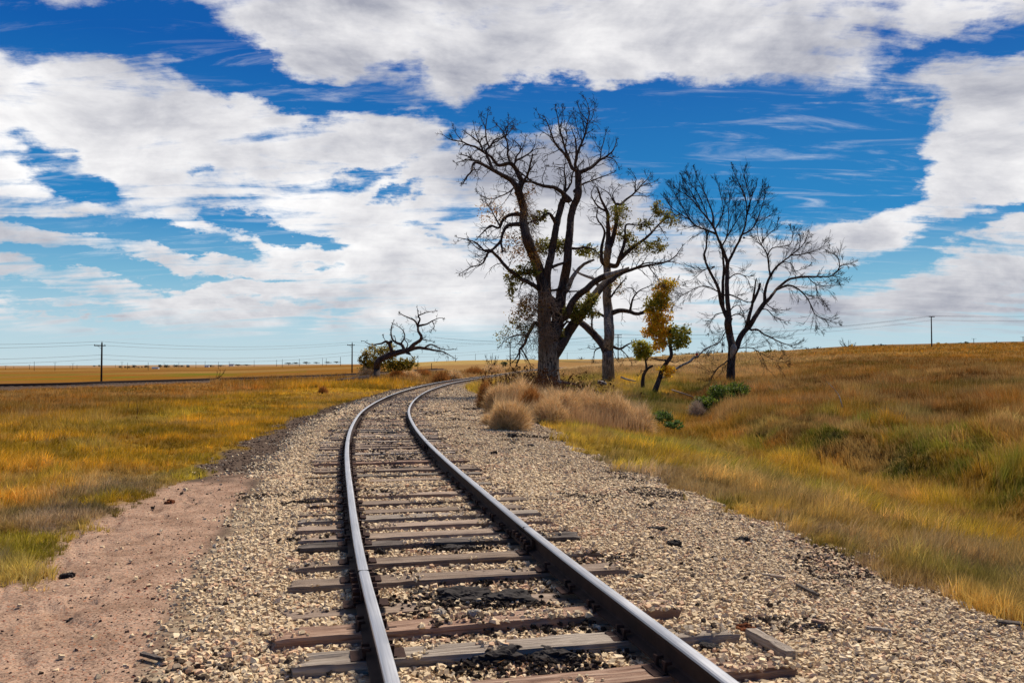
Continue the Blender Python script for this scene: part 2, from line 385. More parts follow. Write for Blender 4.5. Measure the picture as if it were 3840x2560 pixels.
# ------------------------------------------------------------------ ground sheet
def build_ground():
    r = 1.2*np.exp(np.arange(0, 640)*math.log(8800/1.2)/639)
    th = np.concatenate([np.linspace(-1.9, -.70, 50)[:-1], np.linspace(-.70, .70, 620), np.linspace(.70, 1.9, 50)[1:]])
    R, T = np.meshgrid(r, th, indexing='ij')
    X = R*np.sin(T); Y = R*np.cos(T)
    Z = height(X.ravel(), np.maximum(Y.ravel(), -3)).reshape(X.shape)
    V = np.stack([X, Y, Z], -1).reshape(-1, 3)
    nr, ntt = X.shape
    i = np.arange(nr-1)[:, None]*ntt+np.arange(ntt-1)[None]
    Q = np.stack([i, i+ntt, i+ntt+1, i+1], -1).reshape(-1, 4)[:, ::-1]
    x, y = V[:, 0], V[:, 1]
    c = gcol(x, np.maximum(y, .5)); o = offs(x, y)
    gm = grass_mask(x, np.maximum(y, 0))
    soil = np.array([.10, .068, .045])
    near = sm((70-y)/30)[:, None]; farw = .66+.06*sm((y-1200)/1500)[:, None]  # farw darkens the distant field colour, standing in for grass self-shadowing
    gc = c*farw*(1-near)+(c*.30+soil*.32)*near  # ground beneath near blades painted darker so the hollows look shaded
    dark = np.array([.105, .076, .058])*np.ones((len(x), 1))
    n = fbm(x/.8, y/.8, 91, 4)-.5
    be = np.interp(y, [0, 6, 12, 20, 50], [-1.95, -2.1, -2.15, -2.0, -1.75])
    grav = np.maximum(0, sm((o-be+n*.5)/.25))*(1-gm)
    grav = grav*(1-.75*sm((n-.06)*8)*sm((o-2.4)/1.0)*sm((y-14)/6))
    sand = sm((13.2-y+n*4)/1.2)*sm((be+.15-o)/.2)*(1-gm*.65)
    grav = np.where(y > 175, 0, grav)
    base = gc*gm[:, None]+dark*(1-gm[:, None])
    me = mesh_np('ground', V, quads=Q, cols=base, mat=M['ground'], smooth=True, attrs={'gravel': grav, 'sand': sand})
    tag(link('ground', me), kind='structure')
    # plain ground carrying on behind the photographer
    a = np.linspace(1.9, 2*PI-1.9, 40); rr = np.array([1.2, 20, 300, 8800.])
    Rb, Tb = np.meshgrid(rr, a, indexing='ij'); Vb = np.stack([Rb*np.sin(Tb), Rb*np.cos(Tb), np.full(Rb.shape, -.05)], -1).reshape(-1, 3)
    ii = np.arange(3)[:, None]*40+np.arange(39)[None]; Qb = np.stack([ii, ii+1, ii+41, ii+40], -1).reshape(-1, 4)
    cb = np.tile(P['orange']*.7, (len(Vb), 1))
    tag(link('terrain', mesh_np('terrain', Vb, quads=Qb, cols=cb, mat=M['ground'], attrs={'gravel': np.zeros(len(Vb)), 'sand': np.zeros(len(Vb))})), kind='structure')
build_ground()

# ------------------------------------------------------------------ ballast stones and grit (stuff)
CUBE = np.array([(-1, -1, -1), (1, -1, -1), (1, 1, -1), (-1, 1, -1), (-1, -1, 1), (1, -1, 1), (1, 1, 1), (-1, 1, 1)], float)
CT3 = np.array([(0, 2, 1), (0, 3, 2), (4, 5, 6), (4, 6, 7), (0, 1, 5), (0, 5, 4), (1, 2, 6), (1, 6, 5), (2, 3, 7), (2, 7, 6), (3, 0, 4), (3, 4, 7)])
def stones(P3, size, cols, name, label=None, cat=None, squash=.54):
    n = len(P3); V = CUBE[None]*np.array([1, .8, squash])*(1+.0*rng.random((n, 8, 3)))
    V = V+rng.normal(0, .26, (n, 8, 3)); V[:, 4:, :2] *= rng.uniform(.45, .95, (n, 1, 1))
    a = rng.uniform(0, 2*PI, n); ca, sa = np.cos(a), np.sin(a); tl = rng.normal(0, .26, n); ctl, stl = np.cos(tl), np.sin(tl)
    x, y, z = V[..., 0], V[..., 1], V[..., 2]
    y, z = y*ctl[:, None]-z*stl[:, None], y*stl[:, None]+z*ctl[:, None]
    x, y = x*ca[:, None]-y*sa[:, None], x*sa[:, None]+y*ca[:, None]
    V = np.stack([x, y, z], -1)*(size*.5)[:, None, None]+P3[:, None]
    T = (np.arange(n)[:, None, None]*8+CT3[None]).reshape(-1, 3)
    me = mesh_np(name, V.reshape(-1, 3), tris=T, cols=np.repeat(cols, 8, 0), mat=M['stone'])
    return tag(link(name, me), label, cat, kind='stuff')
SC = np.array([(.60, .505, .345), (.54, .445, .295), (.66, .58, .43), (.44, .36, .24), (.40, .34, .25), (.46, .28, .185), (.30, .235, .165), (.58, .45, .30), (.07, .052, .042)])
SP = np.array([.20, .22, .13, .15, .09, .045, .06, .085, .02])
TIES = [3.15, 3.72, 4.30, 4.88, 5.38, 5.90, 6.54, 7.14, 7.82, 8.20, 8.68, 9.14]
while TIES[-1] < 112: TIES.append(TIES[-1]+rng.uniform(.47, .57))
TIES = np.array(TIES)
NEAR_VIS = {1: 1}
tie_dz = rng.uniform(-.022, .012, len(TIES)); tie_dz[[0, 2, 3, 4, 5, 6, 7, 8]] = [.0, .004, .008, .014, -.034, .0, .0, .002]; tie_dz[12:] -= .006
tie_off = rng.uniform(-.12, .12, len(TIES)); tie_off[:12] = [0, .0, .12, .08, -.04, .02, .03, .02, .06, .05, 0, 0]; 
tie_rot = rng.normal(0, .012, len(TIES))
def build_stones():
    # uniform in a strip, density falling with distance
    def samp(n, y0, y1, pw):
        u = rng.random(n); Y = (y0**(1-pw)+u*(y1**(1-pw)-y0**(1-pw)))**(1/(1-pw)) if pw != 1 else y0*(y1/y0)**u
        o = rng.uniform(-3.2, 5.2, n); return xc(Y)+o/np.cos(hd(Y)), Y, o
    allP, allS, allC = [], [], []
    for n, y0, y1, pw, s0, s1 in ((135000, 3.1, 13, .7, .014, .037), (75000, 10, 30, 1.2, .022, .046), (34000, 26, 75, 1.5, .045, .08)):
        X, Y, o = samp(n, y0, y1, pw)
        gm = grass_mask(X, Y); nn = fbm(X/.8, Y/.8, 91, 4)-.5; be = np.interp(Y, [0, 6, 12, 20, 50], [-1.95, -2.1, -2.15, -2.0, -1.75])
        pr = sm((o-be+nn*1.0+np.where(Y > 13, .45, .1))/.8)*(1-gm)
        pr = pr*(1-.8*sm((nn-.05)*8)*sm((o-2.4)/1.0)*sm((Y-14)/6))
        keep = rng.random(n) < pr*1.0+.006*(o < be)
        # clear the tie tops
        k = np.clip(np.searchsorted(TIES, Y), 1, len(TIES)-1); h = hd(Y)
        best = np.full(n, 9.); bi = k.copy()
        for q in (k-1, k):
            tx = xc(TIES[q]); dy = (X-tx)*np.sin(h)+(Y-TIES[q])*np.cos(h)
            b = np.abs(dy) < best; best = np.where(b, np.abs(dy), best); bi = np.where(b, q, bi)
        ontie = (best < .115) & (np.abs(o-tie_off[bi]) < 1.31)
        cover = fbm(X/.45+7, Y/.45, 95, 3) > np.where(Y < 9, .57, .48)
        railz = np.abs(np.abs(o)-.7525) < .09
        keep &= ~(ontie & ~(cover & (rng.random(n) < .5))) & ~(railz)
        X, Y, o, ontie, bi = X[keep], Y[keep], o[keep], ontie[keep], bi[keep]; m = len(X)
        s = rng.uniform(s0, s1, m)*rng.choice([.5, .75, 1, 1.25], m); s = np.where(Y < 7, s*.95, s)
        s = np.where(o > 2.3, s*.85, s)
        z = height(X, Y)+s*.16+.012*(rng.random(m)-.3)
        z = np.where(ontie, tie_dz[bi]+ztr(Y)+s*.22, z)
        ci = rng.choice(len(SC), m, p=SP/SP.sum())
        dk = (fbm(X/.9, Y/.9, 97, 4)-.5)+.03*sm((o-2.2)/1.2)
        ci = np.where((rng.random(m) < sm((dk-.10)*9)*.55), 8, ci)
        pk = fbm(X/.7+50, Y/.7, 99, 3); ci = np.where((rng.random(m) < sm((pk-.60)*9)*.28), 5, ci)
        c = (SC[ci]*.62+SC[:4].mean(0)*.38*np.where(ci == 8, .1, 1)[:, None])*rng.uniform(.82, 1.14, (m, 1))*np.array([1.19, 1.11, 1.03])
        allP.append(np.stack([X, Y, z], 1)); allS.append(s); allC.append(c)
    stones(np.concatenate(allP), np.concatenate(allS), np.concatenate(allC), 'gravel', 'pale angular crushed stone ballast around the wooden ties', 'gravel')
    # grit on the sand path
    n = 9000; Y = 3.4*(14/3.4)**rng.random(n); o = rng.uniform(-5.2, -1.9, n); X = xc(Y)+o
    gm = grass_mask(X, Y); keep = rng.random(n) < (1-gm)*np.where(o > -2.6, .9, .4); X, Y = X[keep], Y[keep]; m = len(X)
    s = rng.choice([.006, .009, .013, .02], m, p=[.45, .35, .15, .05])*rng.uniform(.7, 1.3, m)
    c = np.array([(.05, .03, .028), (.30, .12, .08), (.40, .30, .22), (.12, .08, .06)])[rng.choice(4, m, p=[.35, .25, .25, .15])]
    stones(np.stack([X, Y, height(X, Y)+s*.2], 1), s, c, 'grit', 'small dark and reddish grit strewn over the sandy strip', 'grit')
    # dark clinker and bark litter in the strip left of the ballast and on the right shoulder
    n = 26000; Y = 9*(90/9)**rng.random(n); o = np.where(rng.random(n) < .62, rng.uniform(-3.4, -1.8, n), rng.uniform(2.6, 4.6, n)); X = xc(Y)+o/np.cos(hd(Y))
    gm = grass_mask(X, Y); nn = fbm(X/.8, Y/.8, 91, 4)-.5; keep = (rng.random(n) < (1-gm)*np.where(o < 0, .5, sm((nn-.0)*6))) & ((Y > 13) | (o > 0)); X, Y = X[keep], Y[keep]; m = len(X)
    s = rng.uniform(.010, .032, m)*(1+Y/60)
    c = np.array([(.035, .024, .02), (.08, .05, .035), (.15, .10, .07), (.30, .25, .19)])[rng.choice(4, m, p=[.5, .25, .15, .1])]
    stones(np.stack([X, Y, height(X, Y)+s*.1], 1), s, c, 'debris', 'dark clinker and bark litter along the edges of the ballast', 'debris', squash=.35)
build_stones()

# ------------------------------------------------------------------ rails
PROF = [(-.070, 0), (.070, 0), (.070, .009), (.020, .022), (.0085, .034), (.0085, .103), (.017, .112), (.0345, .119), (.0365, .140), (.033, .150), (.022, .1545),
        (0, .156), (-.022, .1545), (-.033, .150), (-.0365, .140), (-.0345, .119), (-.017, .112), (-.0085, .103), (-.0085, .034), (-.020, .022), (-.070, .009)]
TOPF = {8, 9, 10, 11, 12, 13}
def track_path(y0, y1, off, zf, n=260):
    Y = np.concatenate([np.linspace(y0, 20, 90), 20*(y1/20)**np.linspace(0, 1, n-90)[1:]]) if y0 < 20 else np.linspace(y0, y1, n)
    h = hd(Y); X = xc(Y)+off*np.cos(h); return np.stack([X, Y-off*np.sin(h), zf(Y)], 1), h
def sweep_rail(name, pts, h, parent, prof=PROF, mats=None, wob=True):
    n = len(pts); m = len(prof); pr = np.array(prof)
    nx = np.cos(h); ny = -np.sin(h)
    V = np.zeros((n, m, 3)); V[..., 0] = pts[:, 0:1]+pr[None, :, 0]*nx[:, None]; V[..., 1] = pts[:, 1:2]+pr[None, :, 0]*ny[:, None]; V[..., 2] = pts[:, 2:3]+pr[None, :, 1]
    i = np.arange(n-1)[:, None]*m; j = np.arange(m)[None]; j2 = (j+1) % m
    Q = np.stack([i+j, i+j2, i+m+j2, i+m+j], -1).reshape(-1, 4)
    mid = np.tile(np.array([1 if k in TOPF else 0 for k in range(m)]), n-1)
    me = mesh_np(name, V.reshape(-1, 3), quads=Q[:, ::-1], mats=mats or [M['railside'], M['railtop']], midx=mid)
    s = np.concatenate([[0], np.cumsum(np.linalg.norm(np.diff(pts, axis=0), axis=1))])
    uv = me.uv_layers.new(name='UVMap'); li = np.zeros(len(me.loops), np.int32); me.loops.foreach_get('vertex_index', li)
    U = np.stack([np.repeat(s, m), np.tile(pr[:, 0], n)], 1)[li]; uv.data.foreach_set('uv', U.astype(np.float32).ravel())
    # caps
    return link(name, me, parent)
def box_np(cx, cy, cz, sx, sy, sz, R=None, jit=0):
    v = CUBE*np.array([sx, sy, sz])*.5
    if jit: v = v+rng.normal(0, jit, v.shape)
    if R is not None: v = v@R.T
    return v+np.array([cx, cy, cz])
def rotz(a):
    c, s = math.cos(a), math.sin(a); return np.array([[c, -s, 0], [s, c, 0], [0, 0, 1]])
def multi_box(name, boxes, mat, parent=None, loc=None):
    V = np.concatenate(boxes); T = (np.arange(len(boxes))[:, None, None]*8+CT3[None]).reshape(-1, 3)
    return link(name, mesh_np(name, V, tris=T, mat=mat), parent, loc)
JOINTS = {-1: [gpt(1354, 2115, .17)[1], gpt(1304, 1648, .17)[1], gpt(1368, 1541, .17)[1]], 1: [gpt(1984, 1987, .17)[1], gpt(1606, 1656, .17)[1], gpt(1560, 1497, .17)[1]]}
def ngon_prism(cx, cy, cz, r, L_, axis, n=6):
    a = np.arange(n)*2*PI/n; ring = np.stack([np.cos(a)*r, np.sin(a)*r], 1)
    ax = np.array([axis[0], axis[1], 0.]); ax /= np.linalg.norm(ax); u = np.array([-ax[1], ax[0], 0]); w = np.array([0, 0, 1.])
    V0 = ring[:, :1]*u+ring[:, 1:]*w; c = np.array([cx, cy, cz])
    V = np.concatenate([V0+c, V0+c+ax*L_]); T = []
    for k in range(n):
        k2 = (k+1) % n; T += [(k, k2, n+k2), (k, n+k2, n+k)]
    for k in range(1, n-1): T += [(0, k+1, k), (n, n+k, n+k+1)]
    return V, np.array(T)
BOLTP, BOLTT = ngon_prism(0, 0, 0, .017, .03, (1, 0))
bolt_me = mesh_np('bolt', BOLTP, tris=BOLTT, mat=M['iron'])
for side, lab in ((-1, 'long curved steel rail on the left side of the near track, worn bright on top'), (1, 'long curved steel rail on the right side of the near track, dark web facing inward')):
    off = side*.7525
    p0 = np.array([xc(3)+off, 3, 0]); t = empty('rail', (float(p0[0]), 3.0, 0.0), lab, 'rail', 'rails of the near track')
    lo = np.array(t.location)
    pts, h = track_path(1.6, 205, off, lambda Y: ztr(Y)+.014)
    sweep_rail('rail_section', pts-lo, h, t)
    for Yj in JOINTS[side]:
        # dark gap line, two joint bars with bolts
        hj = float(hd(Yj)); c = np.array([xc(Yj)+off*math.cos(hj), Yj-off*math.sin(hj), ztr(Yj)+.014])-lo
        fw = np.array([math.sin(hj), math.cos(hj), 0]); nn = np.array([math.cos(hj), -math.sin(hj), 0])
        for s in (-1, 1):
            R = rotz(-hj)
            b1 = box_np(*(c+nn*s*.024+np.array([0, 0, .066])), .026, .66, .070, R); b2 = box_np(*(c+nn*s*.046+np.array([0, 0, .022])), .062, .66, .012, R)
            b3 = box_np(*(c+nn*s*.034+np.array([0, 0, .104])), .018, .66, .008, R)
            jb = multi_box('joint_bar', [b1, b2, b3], M['railside'], t)
            for q in (-.22, -.09, .09, .22):
                bo = link('bolt', bolt_me, jb); bo.location = tuple(c+nn*s*.037+fw*q+np.array([0, 0, .066])); bo.rotation_euler = (0, 0, -hj+(0 if s > 0 else PI)); 
                bo.scale = (1.6, 1.4, 1.4)
        gp = box_np(*(c+np.array([0, 0, .138])), .076, .004, .038, rotz(-hj)); multi_box('rail_gap', [gp], M['black'], t)

# ------------------------------------------------------------------ ties
def tie_mesh(name, L_, W, H, seed, mat, split=0):
    r = np.random.default_rng(seed); n = 34; m = 12
    a = [(-.5, -1), (.5, -1), (.5, -.12), (.47, 0), (.28, 0), (.16, 0), (0, 0), (-.14, 0), (-.3, 0), (-.47, 0), (-.5, -.12), (-.5, -.5)]
    a = np.array(a); xs = np.linspace(-.5, .5, n)
    V = np.zeros((n, m, 3)); V[..., 0] = xs[:, None]*L_; V[..., 1] = a[None, :, 0]*W; V[..., 2] = a[None, :, 1]*H
    top = (a[:, 1] > -.2)
    nz = fbm(V[..., 0]*1.6+seed*3.1, V[..., 1]*24+seed, seed, 3)-.5
    V[..., 2] += np.where(top[None], nz*.014-.006*(np.abs(fbm(V[..., 0]*.8, V[..., 1]*40, seed+4, 2)-.5) < .06), 0)
    V[..., 1] += (fbm(V[..., 0]*4, V[..., 2]*6+a[None, :, 0], seed+9, 2)-.5)*.012
    endw = np.clip((np.abs(xs)-.465)/.035, 0, 1)[:, None]
    V[..., 0] += np.sign(xs)[:, None]*endw*(r.random((n, m))-.5)*.05; V[..., 2] -= endw*r.random((n, m))*.014*top[None]
    if split: V[..., 2] -= (np.abs(a[None, :, 0]-.05) < .12)*top[None]*split*sm((np.abs(xs)-.18)*4)[:, None]
    i = np.arange(n-1)[:, None]*m; j = np.arange(m)[None]; j2 = (j+1) % m
    Q = np.stack([i+j, i+m+j, i+m+j2, i+j2], -1).reshape(-1, 4)
    V = V.reshape(-1, 3); T = []
    for e, s in ((0, 1), (n-1, -1)):
        V = np.concatenate([V, V[e*m:(e+1)*m].mean(0)[None]]); ci = len(V)-1
        for k in range(m):
            k2 = (k+1) % m; T.append((e*m+k, e*m+k2, ci) if s > 0 else (e*m+k2, e*m+k, ci))
    return mesh_np(name, V, tris=np.array(T), quads=Q[:, ::-1], mat=mat)
vmat = [('wood', 0), ('woodr', 0), ('woodg', .012), ('wood', .010), ('woodk', .006), ('woodr', .014), ('woodg', 0)]
variants = [tie_mesh('timber', 2.59, .225, .17, 5+i, M[k], s) for i, (k, s) in enumerate(vmat)]
plate_me = mesh_np('tie_plate', np.concatenate([box_np(0, 0, .004, .30, .17, .010), box_np(.0905, 0, .011, .018, .165, .012), box_np(-.0905, 0, .011, .018, .165, .012)]),
    tris=(np.arange(3)[:, None, None]*8+CT3[None]).reshape(-1, 3), mat=M['iron'])
spike_me = mesh_np('spike', np.concatenate([box_np(0, 0, .012, .017, .017, .05), box_np(-.012, 0, .040, .044, .034, .016, jit=.001)]),
    tris=(np.arange(2)[:, None, None]*8+CT3[None]).reshape(-1, 3), mat=M['iron'])
ORD = ['first', 'second', 'third', 'fourth', 'fifth', 'sixth', 'seventh', 'eighth', 'ninth', 'tenth', 'eleventh', 'twelfth', 'thirteenth', 'fourteenth', 'fifteenth', 'sixteenth', 'seventeenth', 'eighteenth', 'nineteenth', 'twentieth']
kinds = {0: 0, 1: 6, 2: 5, 3: 2, 4: 1, 5: 3, 6: 0, 7: 3, 8: 4, 9: 0, 10: 0, 11: 6}
desc = {0: 'brown wooden tie below the photo\'s bottom edge, closest to the camera', 1: 'grey wooden tie just below the photo\'s bottom edge under the rails',
 2: 'split reddish wooden tie with two grooves, nearest in the photo\'s bottom right corner', 3: 'grey weathered wooden tie with a rounded left end, second from the bottom edge',
 4: 'thick reddish brown wooden tie reaching farthest left, third from the bottom edge', 5: 'wooden tie mostly buried in gravel behind the two big tar lumps',
 6: 'brown wooden tie just in front of the left rail joint bolts', 7: 'cracked brown wooden tie just behind the left rail joint',
 8: 'black tarred rotten wooden tie beside the right rail joint', 9: 'pale brown wooden tie just beyond the black rotten one',
 10: 'brown wooden tie, second beyond the black rotten one', 11: 'grey wooden tie, third beyond the black rotten one'}
for i, Y in enumerate(TIES):
    h = float(hd(Y)); off = float(tie_off[i]); loc = (float(xc(Y)+off*math.cos(h)), float(Y-off*math.sin(h)), float(ztr(Y)+tie_dz[i]))
    vi = kinds.get(i, int(rng.choice([0, 0, 0, 1, 2, 3, 6, 4, 5], p=[.2, .2, .1, .12, .1, .1, .08, .05, .05])))
    cn = ['brown', 'reddish', 'grey split', 'cracked brown', 'black tarred', 'grooved reddish', 'grey'][vi]
    grp = 'wooden ties under the near track'
    if i in desc: lab = desc[i]
    elif i < 32: lab = f'{cn} wooden tie, {ORD[i-12]} one farther off after the row between the rail joints'
    elif Y < 40: lab = 'narrow weathered wooden tie half sunk in gravel where the track starts to bend right'; grp = 'wooden ties before the bend'
    else: lab = 'thin dark wooden tie far off in the bend beside the brush'; grp = 'wooden ties far along the bend'
    if Y < 26:
        t = empty('railway_tie', loc, lab, 'railway tie', grp, -h+float(tie_rot[i]))
        link('timber', variants[vi], t)
        for s in (-1, 1):
            pl = link('tie_plate', plate_me, t); pl.location = (s*.7525-off, 0, .001-tie_dz[i])
            sp = [(-.078, .05), (.078, -.05), (-.078, -.055), (.078, .055)] if Y < 12 else [(-.078, .05), (.078, -.05)]
            for (a, b) in sp:
                if rng.random() < .12: continue
                q = link('spike', spike_me, pl); q.location = (a, b, .008+rng.uniform(0, .014)); q.rotation_euler = (0, 0, (PI if a < 0 else 0)+rng.normal(0, .12))
    else:
        o = link('railway_tie', variants[vi]); o.location = loc; o.rotation_euler = (0, 0, -h+float(tie_rot[i])); tag(o, lab, 'railway tie', grp)

# ------------------------------------------------------------------ grass
def blades(name, X, Y, hgt, wid, lean, col, segs, label, zoff=0.):
    n = len(X); Z = height(X, Y)-.01+zoff
    a = rng.uniform(0, PI, n); wx, wy = np.cos(a)*wid*.5, np.sin(a)*wid*.5
    B = np.stack([X, Y, Z], 1); W = np.stack([wx, wy, np.zeros(n)], 1)
    ll = np.hypot(lean[:, 0], lean[:, 1]); up = np.sqrt(np.clip(1-(np.minimum(ll, .98))**2, .03, 1))
    tip = B+np.stack([lean[:, 0]*hgt, lean[:, 1]*hgt, up*hgt], 1)
    if segs == 1:
        V = np.stack([B-W, B+W, tip], 1); T = np.arange(n)[:, None]*3+np.array([0, 1, 2])[None]; k = 3
    else:
        mid = B+np.stack([lean[:, 0]*hgt*.30, lean[:, 1]*hgt*.30, (up*.45+.12)*hgt], 1)
        V = np.stack([B-W, B+W, mid-W*.75, mid+W*.75, tip], 1); k = 5
        T = (np.arange(n)[:, None, None]*5+np.array([(0, 1, 3), (0, 3, 2), (2, 3, 4)])[None])
    me = mesh_np(name, V.reshape(-1, 3), tris=T.reshape(-1, 3), cols=np.repeat(col, k, 0), mat=M['grass'])
    return tag(link(name, me), label, 'grass', kind='stuff')
def in_view(X, Y, z0=-1.2, m=750):
    px = CXP+F*X/Y; py = 1375-F*(z0-EYE)/Y
    return (px > -m) & (px < 3840+m)
def tufts(n, Yf, Xf, per, spread):
    """clumps: returns blade positions and outward lean"""
    Y = Yf(n); X = Xf(Y); k = per
    r = np.abs(rng.normal(0, 1, (n, k)))*spread[:, None]; a = rng.uniform(0, 2*PI, (n, k))
    bx = X[:, None]+np.cos(a)*r; by = Y[:, None]+np.sin(a)*r
    return X, Y, bx, by, a
def cs(Y): return .22+.022*Y
CSQ = [(.36, 87), (.7, 187), (1.4, 287)]
def cs(Y): return np.where(Y < 13, .36, np.where(Y < 30, .7, 1.4))
def clump_v(X, Y): return .42+1.1*vn(X/cs(Y), Y/(cs(Y)*1.3), 87)
def spec_n(X, Y): return vn(X/(cs(Y)*1.7)+9, Y/(cs(Y)*2.4), 91)*.75+rng.random(len(X))*.25
def grass_zone(name, label, n, per, y0, y1, xfun, hfun, wfun, tilt, wind, pw=1.0, segs=2, mask=True, leanamp=.45, colvar=.42, extra=None):
    u = rng.random(n)
    Y = y0*(y1/y0)**u if pw == 1 else (y0**(1-pw)+u*(y1**(1-pw)-y0**(1-pw)))**(1/(1-pw))
    X = xfun(Y, rng.random(n)); keep = in_view(X, Y)
    if mask: keep &= rng.random(n) < grass_mask(X, Y)
    if extra is not None: keep &= extra(X, Y)
    X, Y = X[keep], Y[keep]; n = len(X)
    H = hfun(X, Y)*.84*rng.uniform(.5, 1.3, n)*(.55+.9*vn(X/cs(Y), Y/(cs(Y)*1.3), 87))
    spread = H*.24+.015
    r = np.abs(rng.normal(0, .75, (n, per)))*spread[:, None]; a = rng.uniform(0, 2*PI, (n, per))
    bx = (X[:, None]+np.cos(a)*r).ravel(); by = (Y[:, None]+np.sin(a)*r).ravel()
    rel = (r/spread[:, None]).ravel(); a = a.ravel()
    hh = np.repeat(H, per)*rng.uniform(.45, 1.1, n*per)
    cl = np.repeat(fbm(X*.55, Y*.55, 61, 2)-.5, per)
    wd = wind(bx, by)
    lean = np.stack([np.cos(a)*rel*tilt+wd[0]+rng.normal(0, .12, n*per), np.sin(a)*rel*tilt+wd[1]+rng.normal(0, .12, n*per)], 1)
    c = gcol(X, Y); tv = rng.uniform(1-colvar, 1+colvar, (n, 1))*(.62+.76*fbm(X/.9, Y/1.4, 83, 3))[:, None]*clump_v(X, Y)[:, None]; c = c*tv
    sp_ = spec_n(X, Y); c = np.where((sp_ > .66)[:, None], c*.45+P['straw']*.50, np.where((sp_ < .36)[:, None], c*.58+P['green']*.28, c))
    c = np.repeat(c, per, 0)*rng.uniform(.75, 1.3, (n*per, 1))
    dry = rng.random(n*per) < .16; c[dry] = c[dry]*.35+P['straw']*.62
    W = wfun(by)*rng.uniform(.7, 1.3, n*per)
    return blades(name, bx, by, hh, W, lean, c, segs, label)
def wnd(x, y, s=.20):
    n = fbm(x*.35, y*.35, 63, 2)-.5; return (s+n*.7, -n*.5)
def xv(m=230):   # uniform across the field of view, left and right limits by side
    return None
# left meadow
def xleft(Y, u):
    xr = xc(Y)-1.9; xl = -(1920+650)/F*Y; return xl+(xr-xl)*u
def xright(Y, u):
    xl = xc(Y)+2.4; xr = (1920+650)/F*Y; return xl+(xr-xl)*u
grass_zone('grass', 'short green and golden meadow grass left of the sandy strip', 18500, 17, 5.2, 22, xleft,
    lambda X, Y: np.interp(-offs(X, Y), [3, 4.2, 6, 12], [.10, .17, .26, .30])*(.7+.6*fbm(X, Y, 65, 2)), lambda y: .0032+y*.00035, .55, lambda x, y: wnd(x, y, .22), pw=1.3)
grass_zone('grass', 'golden and rust coloured grass of the left field beyond the near meadow', 48000, 7, 18, 80, xleft,
    lambda X, Y: np.interp(Y, [18, 30, 45, 80], [.28, .34, .30, .20])*np.where(offs(X, Y) > -8, .65, 1), lambda y: .003+y*.00042, .4, lambda x, y: wnd(x, y, .15), pw=1.25, segs=1, leanamp=.3)
grass_zone('grass', 'green and straw coloured grass verge right of the ballast', 18000, 18, 4.6, 26, lambda Y, u: np.minimum(xright(Y, u*1.0), 99)*1.0,
    lambda X, Y: np.interp(offs(X, Y), [3, 4.2, 6, 12], [.11, .19, .27, .28])*(.75+.5*fbm(X, Y, 66, 2))*1.05*np.where((X > ditchx(Y)-.3), .01, 1)+.04, lambda y: .0032+y*.00033, .5,
    lambda x, y: wnd(x, y, .30), pw=1.1, extra=lambda X, Y: X < ditchx(Y)+.3)
def wbank(x, y):
    n = fbm(x*.5, y*.5, 67, 3)-.5; n2 = fbm(x*.5+40, y*.5, 69, 3)-.5
    return (-.28+n*1.6, -.42+n2*1.2)
grass_zone('grass', 'long matted dark green and brown grass lying over on the ditch bank', 23000, 15, 9, 34, lambda Y, u: ditchx(Y)-.8+u*(np.minimum(2570/F*Y+.8, 24)-ditchx(Y)+.8),
    lambda X, Y: .42*(.6+.8*fbm(X, Y, 68, 2)), lambda y: .004+y*.00036, .35, wbank, pw=1.0, mask=False, extra=lambda X, Y: X > ditchx(Y)-.8)
grass_zone('grass', 'tall rust and orange seed grass covering the rising field on the right', 70000, 7, 24, 120, lambda Y, u: ditchx(Y)+1+u*(2570/F*Y-ditchx(Y)-1),
    lambda X, Y: .50*(.5+1.0*fbm(X/3, Y/3, 70, 3)), lambda y: .004+y*.00040, .3, lambda x, y: wnd(x, y, -.05), pw=1.15, segs=1, mask=False, extra=lambda X, Y: X > ditchx(Y)+1)
grass_zone('grass', 'pale tan grass around the big trees and along the far track', 34000, 7, 24, 120, lambda Y, u: xc(Y)+2.0+u*(ditchx(Y)+1-xc(Y)-2.0),
    lambda X, Y: np.interp(Y, [24, 34, 50, 70], [.28, .36, .45, .5])*(.6+.8*fbm(X/2, Y/2, 72, 2)), lambda y: .004+y*.00040, .35, lambda x, y: wnd(x, y, .1), pw=1.1, segs=1)
grass_zone('grass', 'distant orange grass near the crest of the right hand field', 22000, 5, 110, 300, lambda Y, u: 30+u*(2570/F*Y-30),
    lambda X, Y: .55*(.4+1.2*fbm(X/6, Y/9, 75, 3)), lambda y: .01+y*.00045, .3, lambda x, y: wnd(x, y, .0), pw=1.0, segs=1, mask=False)
grass_zone('grass', 'rust coloured grass standing between the leaning dead tree and the bend', 9000, 8, 60, 170, lambda Y, u: xc(Y)-2.0-u*np.interp(Y, [60, 170], [12, 60]),
    lambda X, Y: .55*(.5+1.0*fbm(X/3, Y/3, 74, 2)), lambda y: .005+y*.00042, .3, lambda x, y: wnd(x, y, .1), pw=1.1, segs=1)

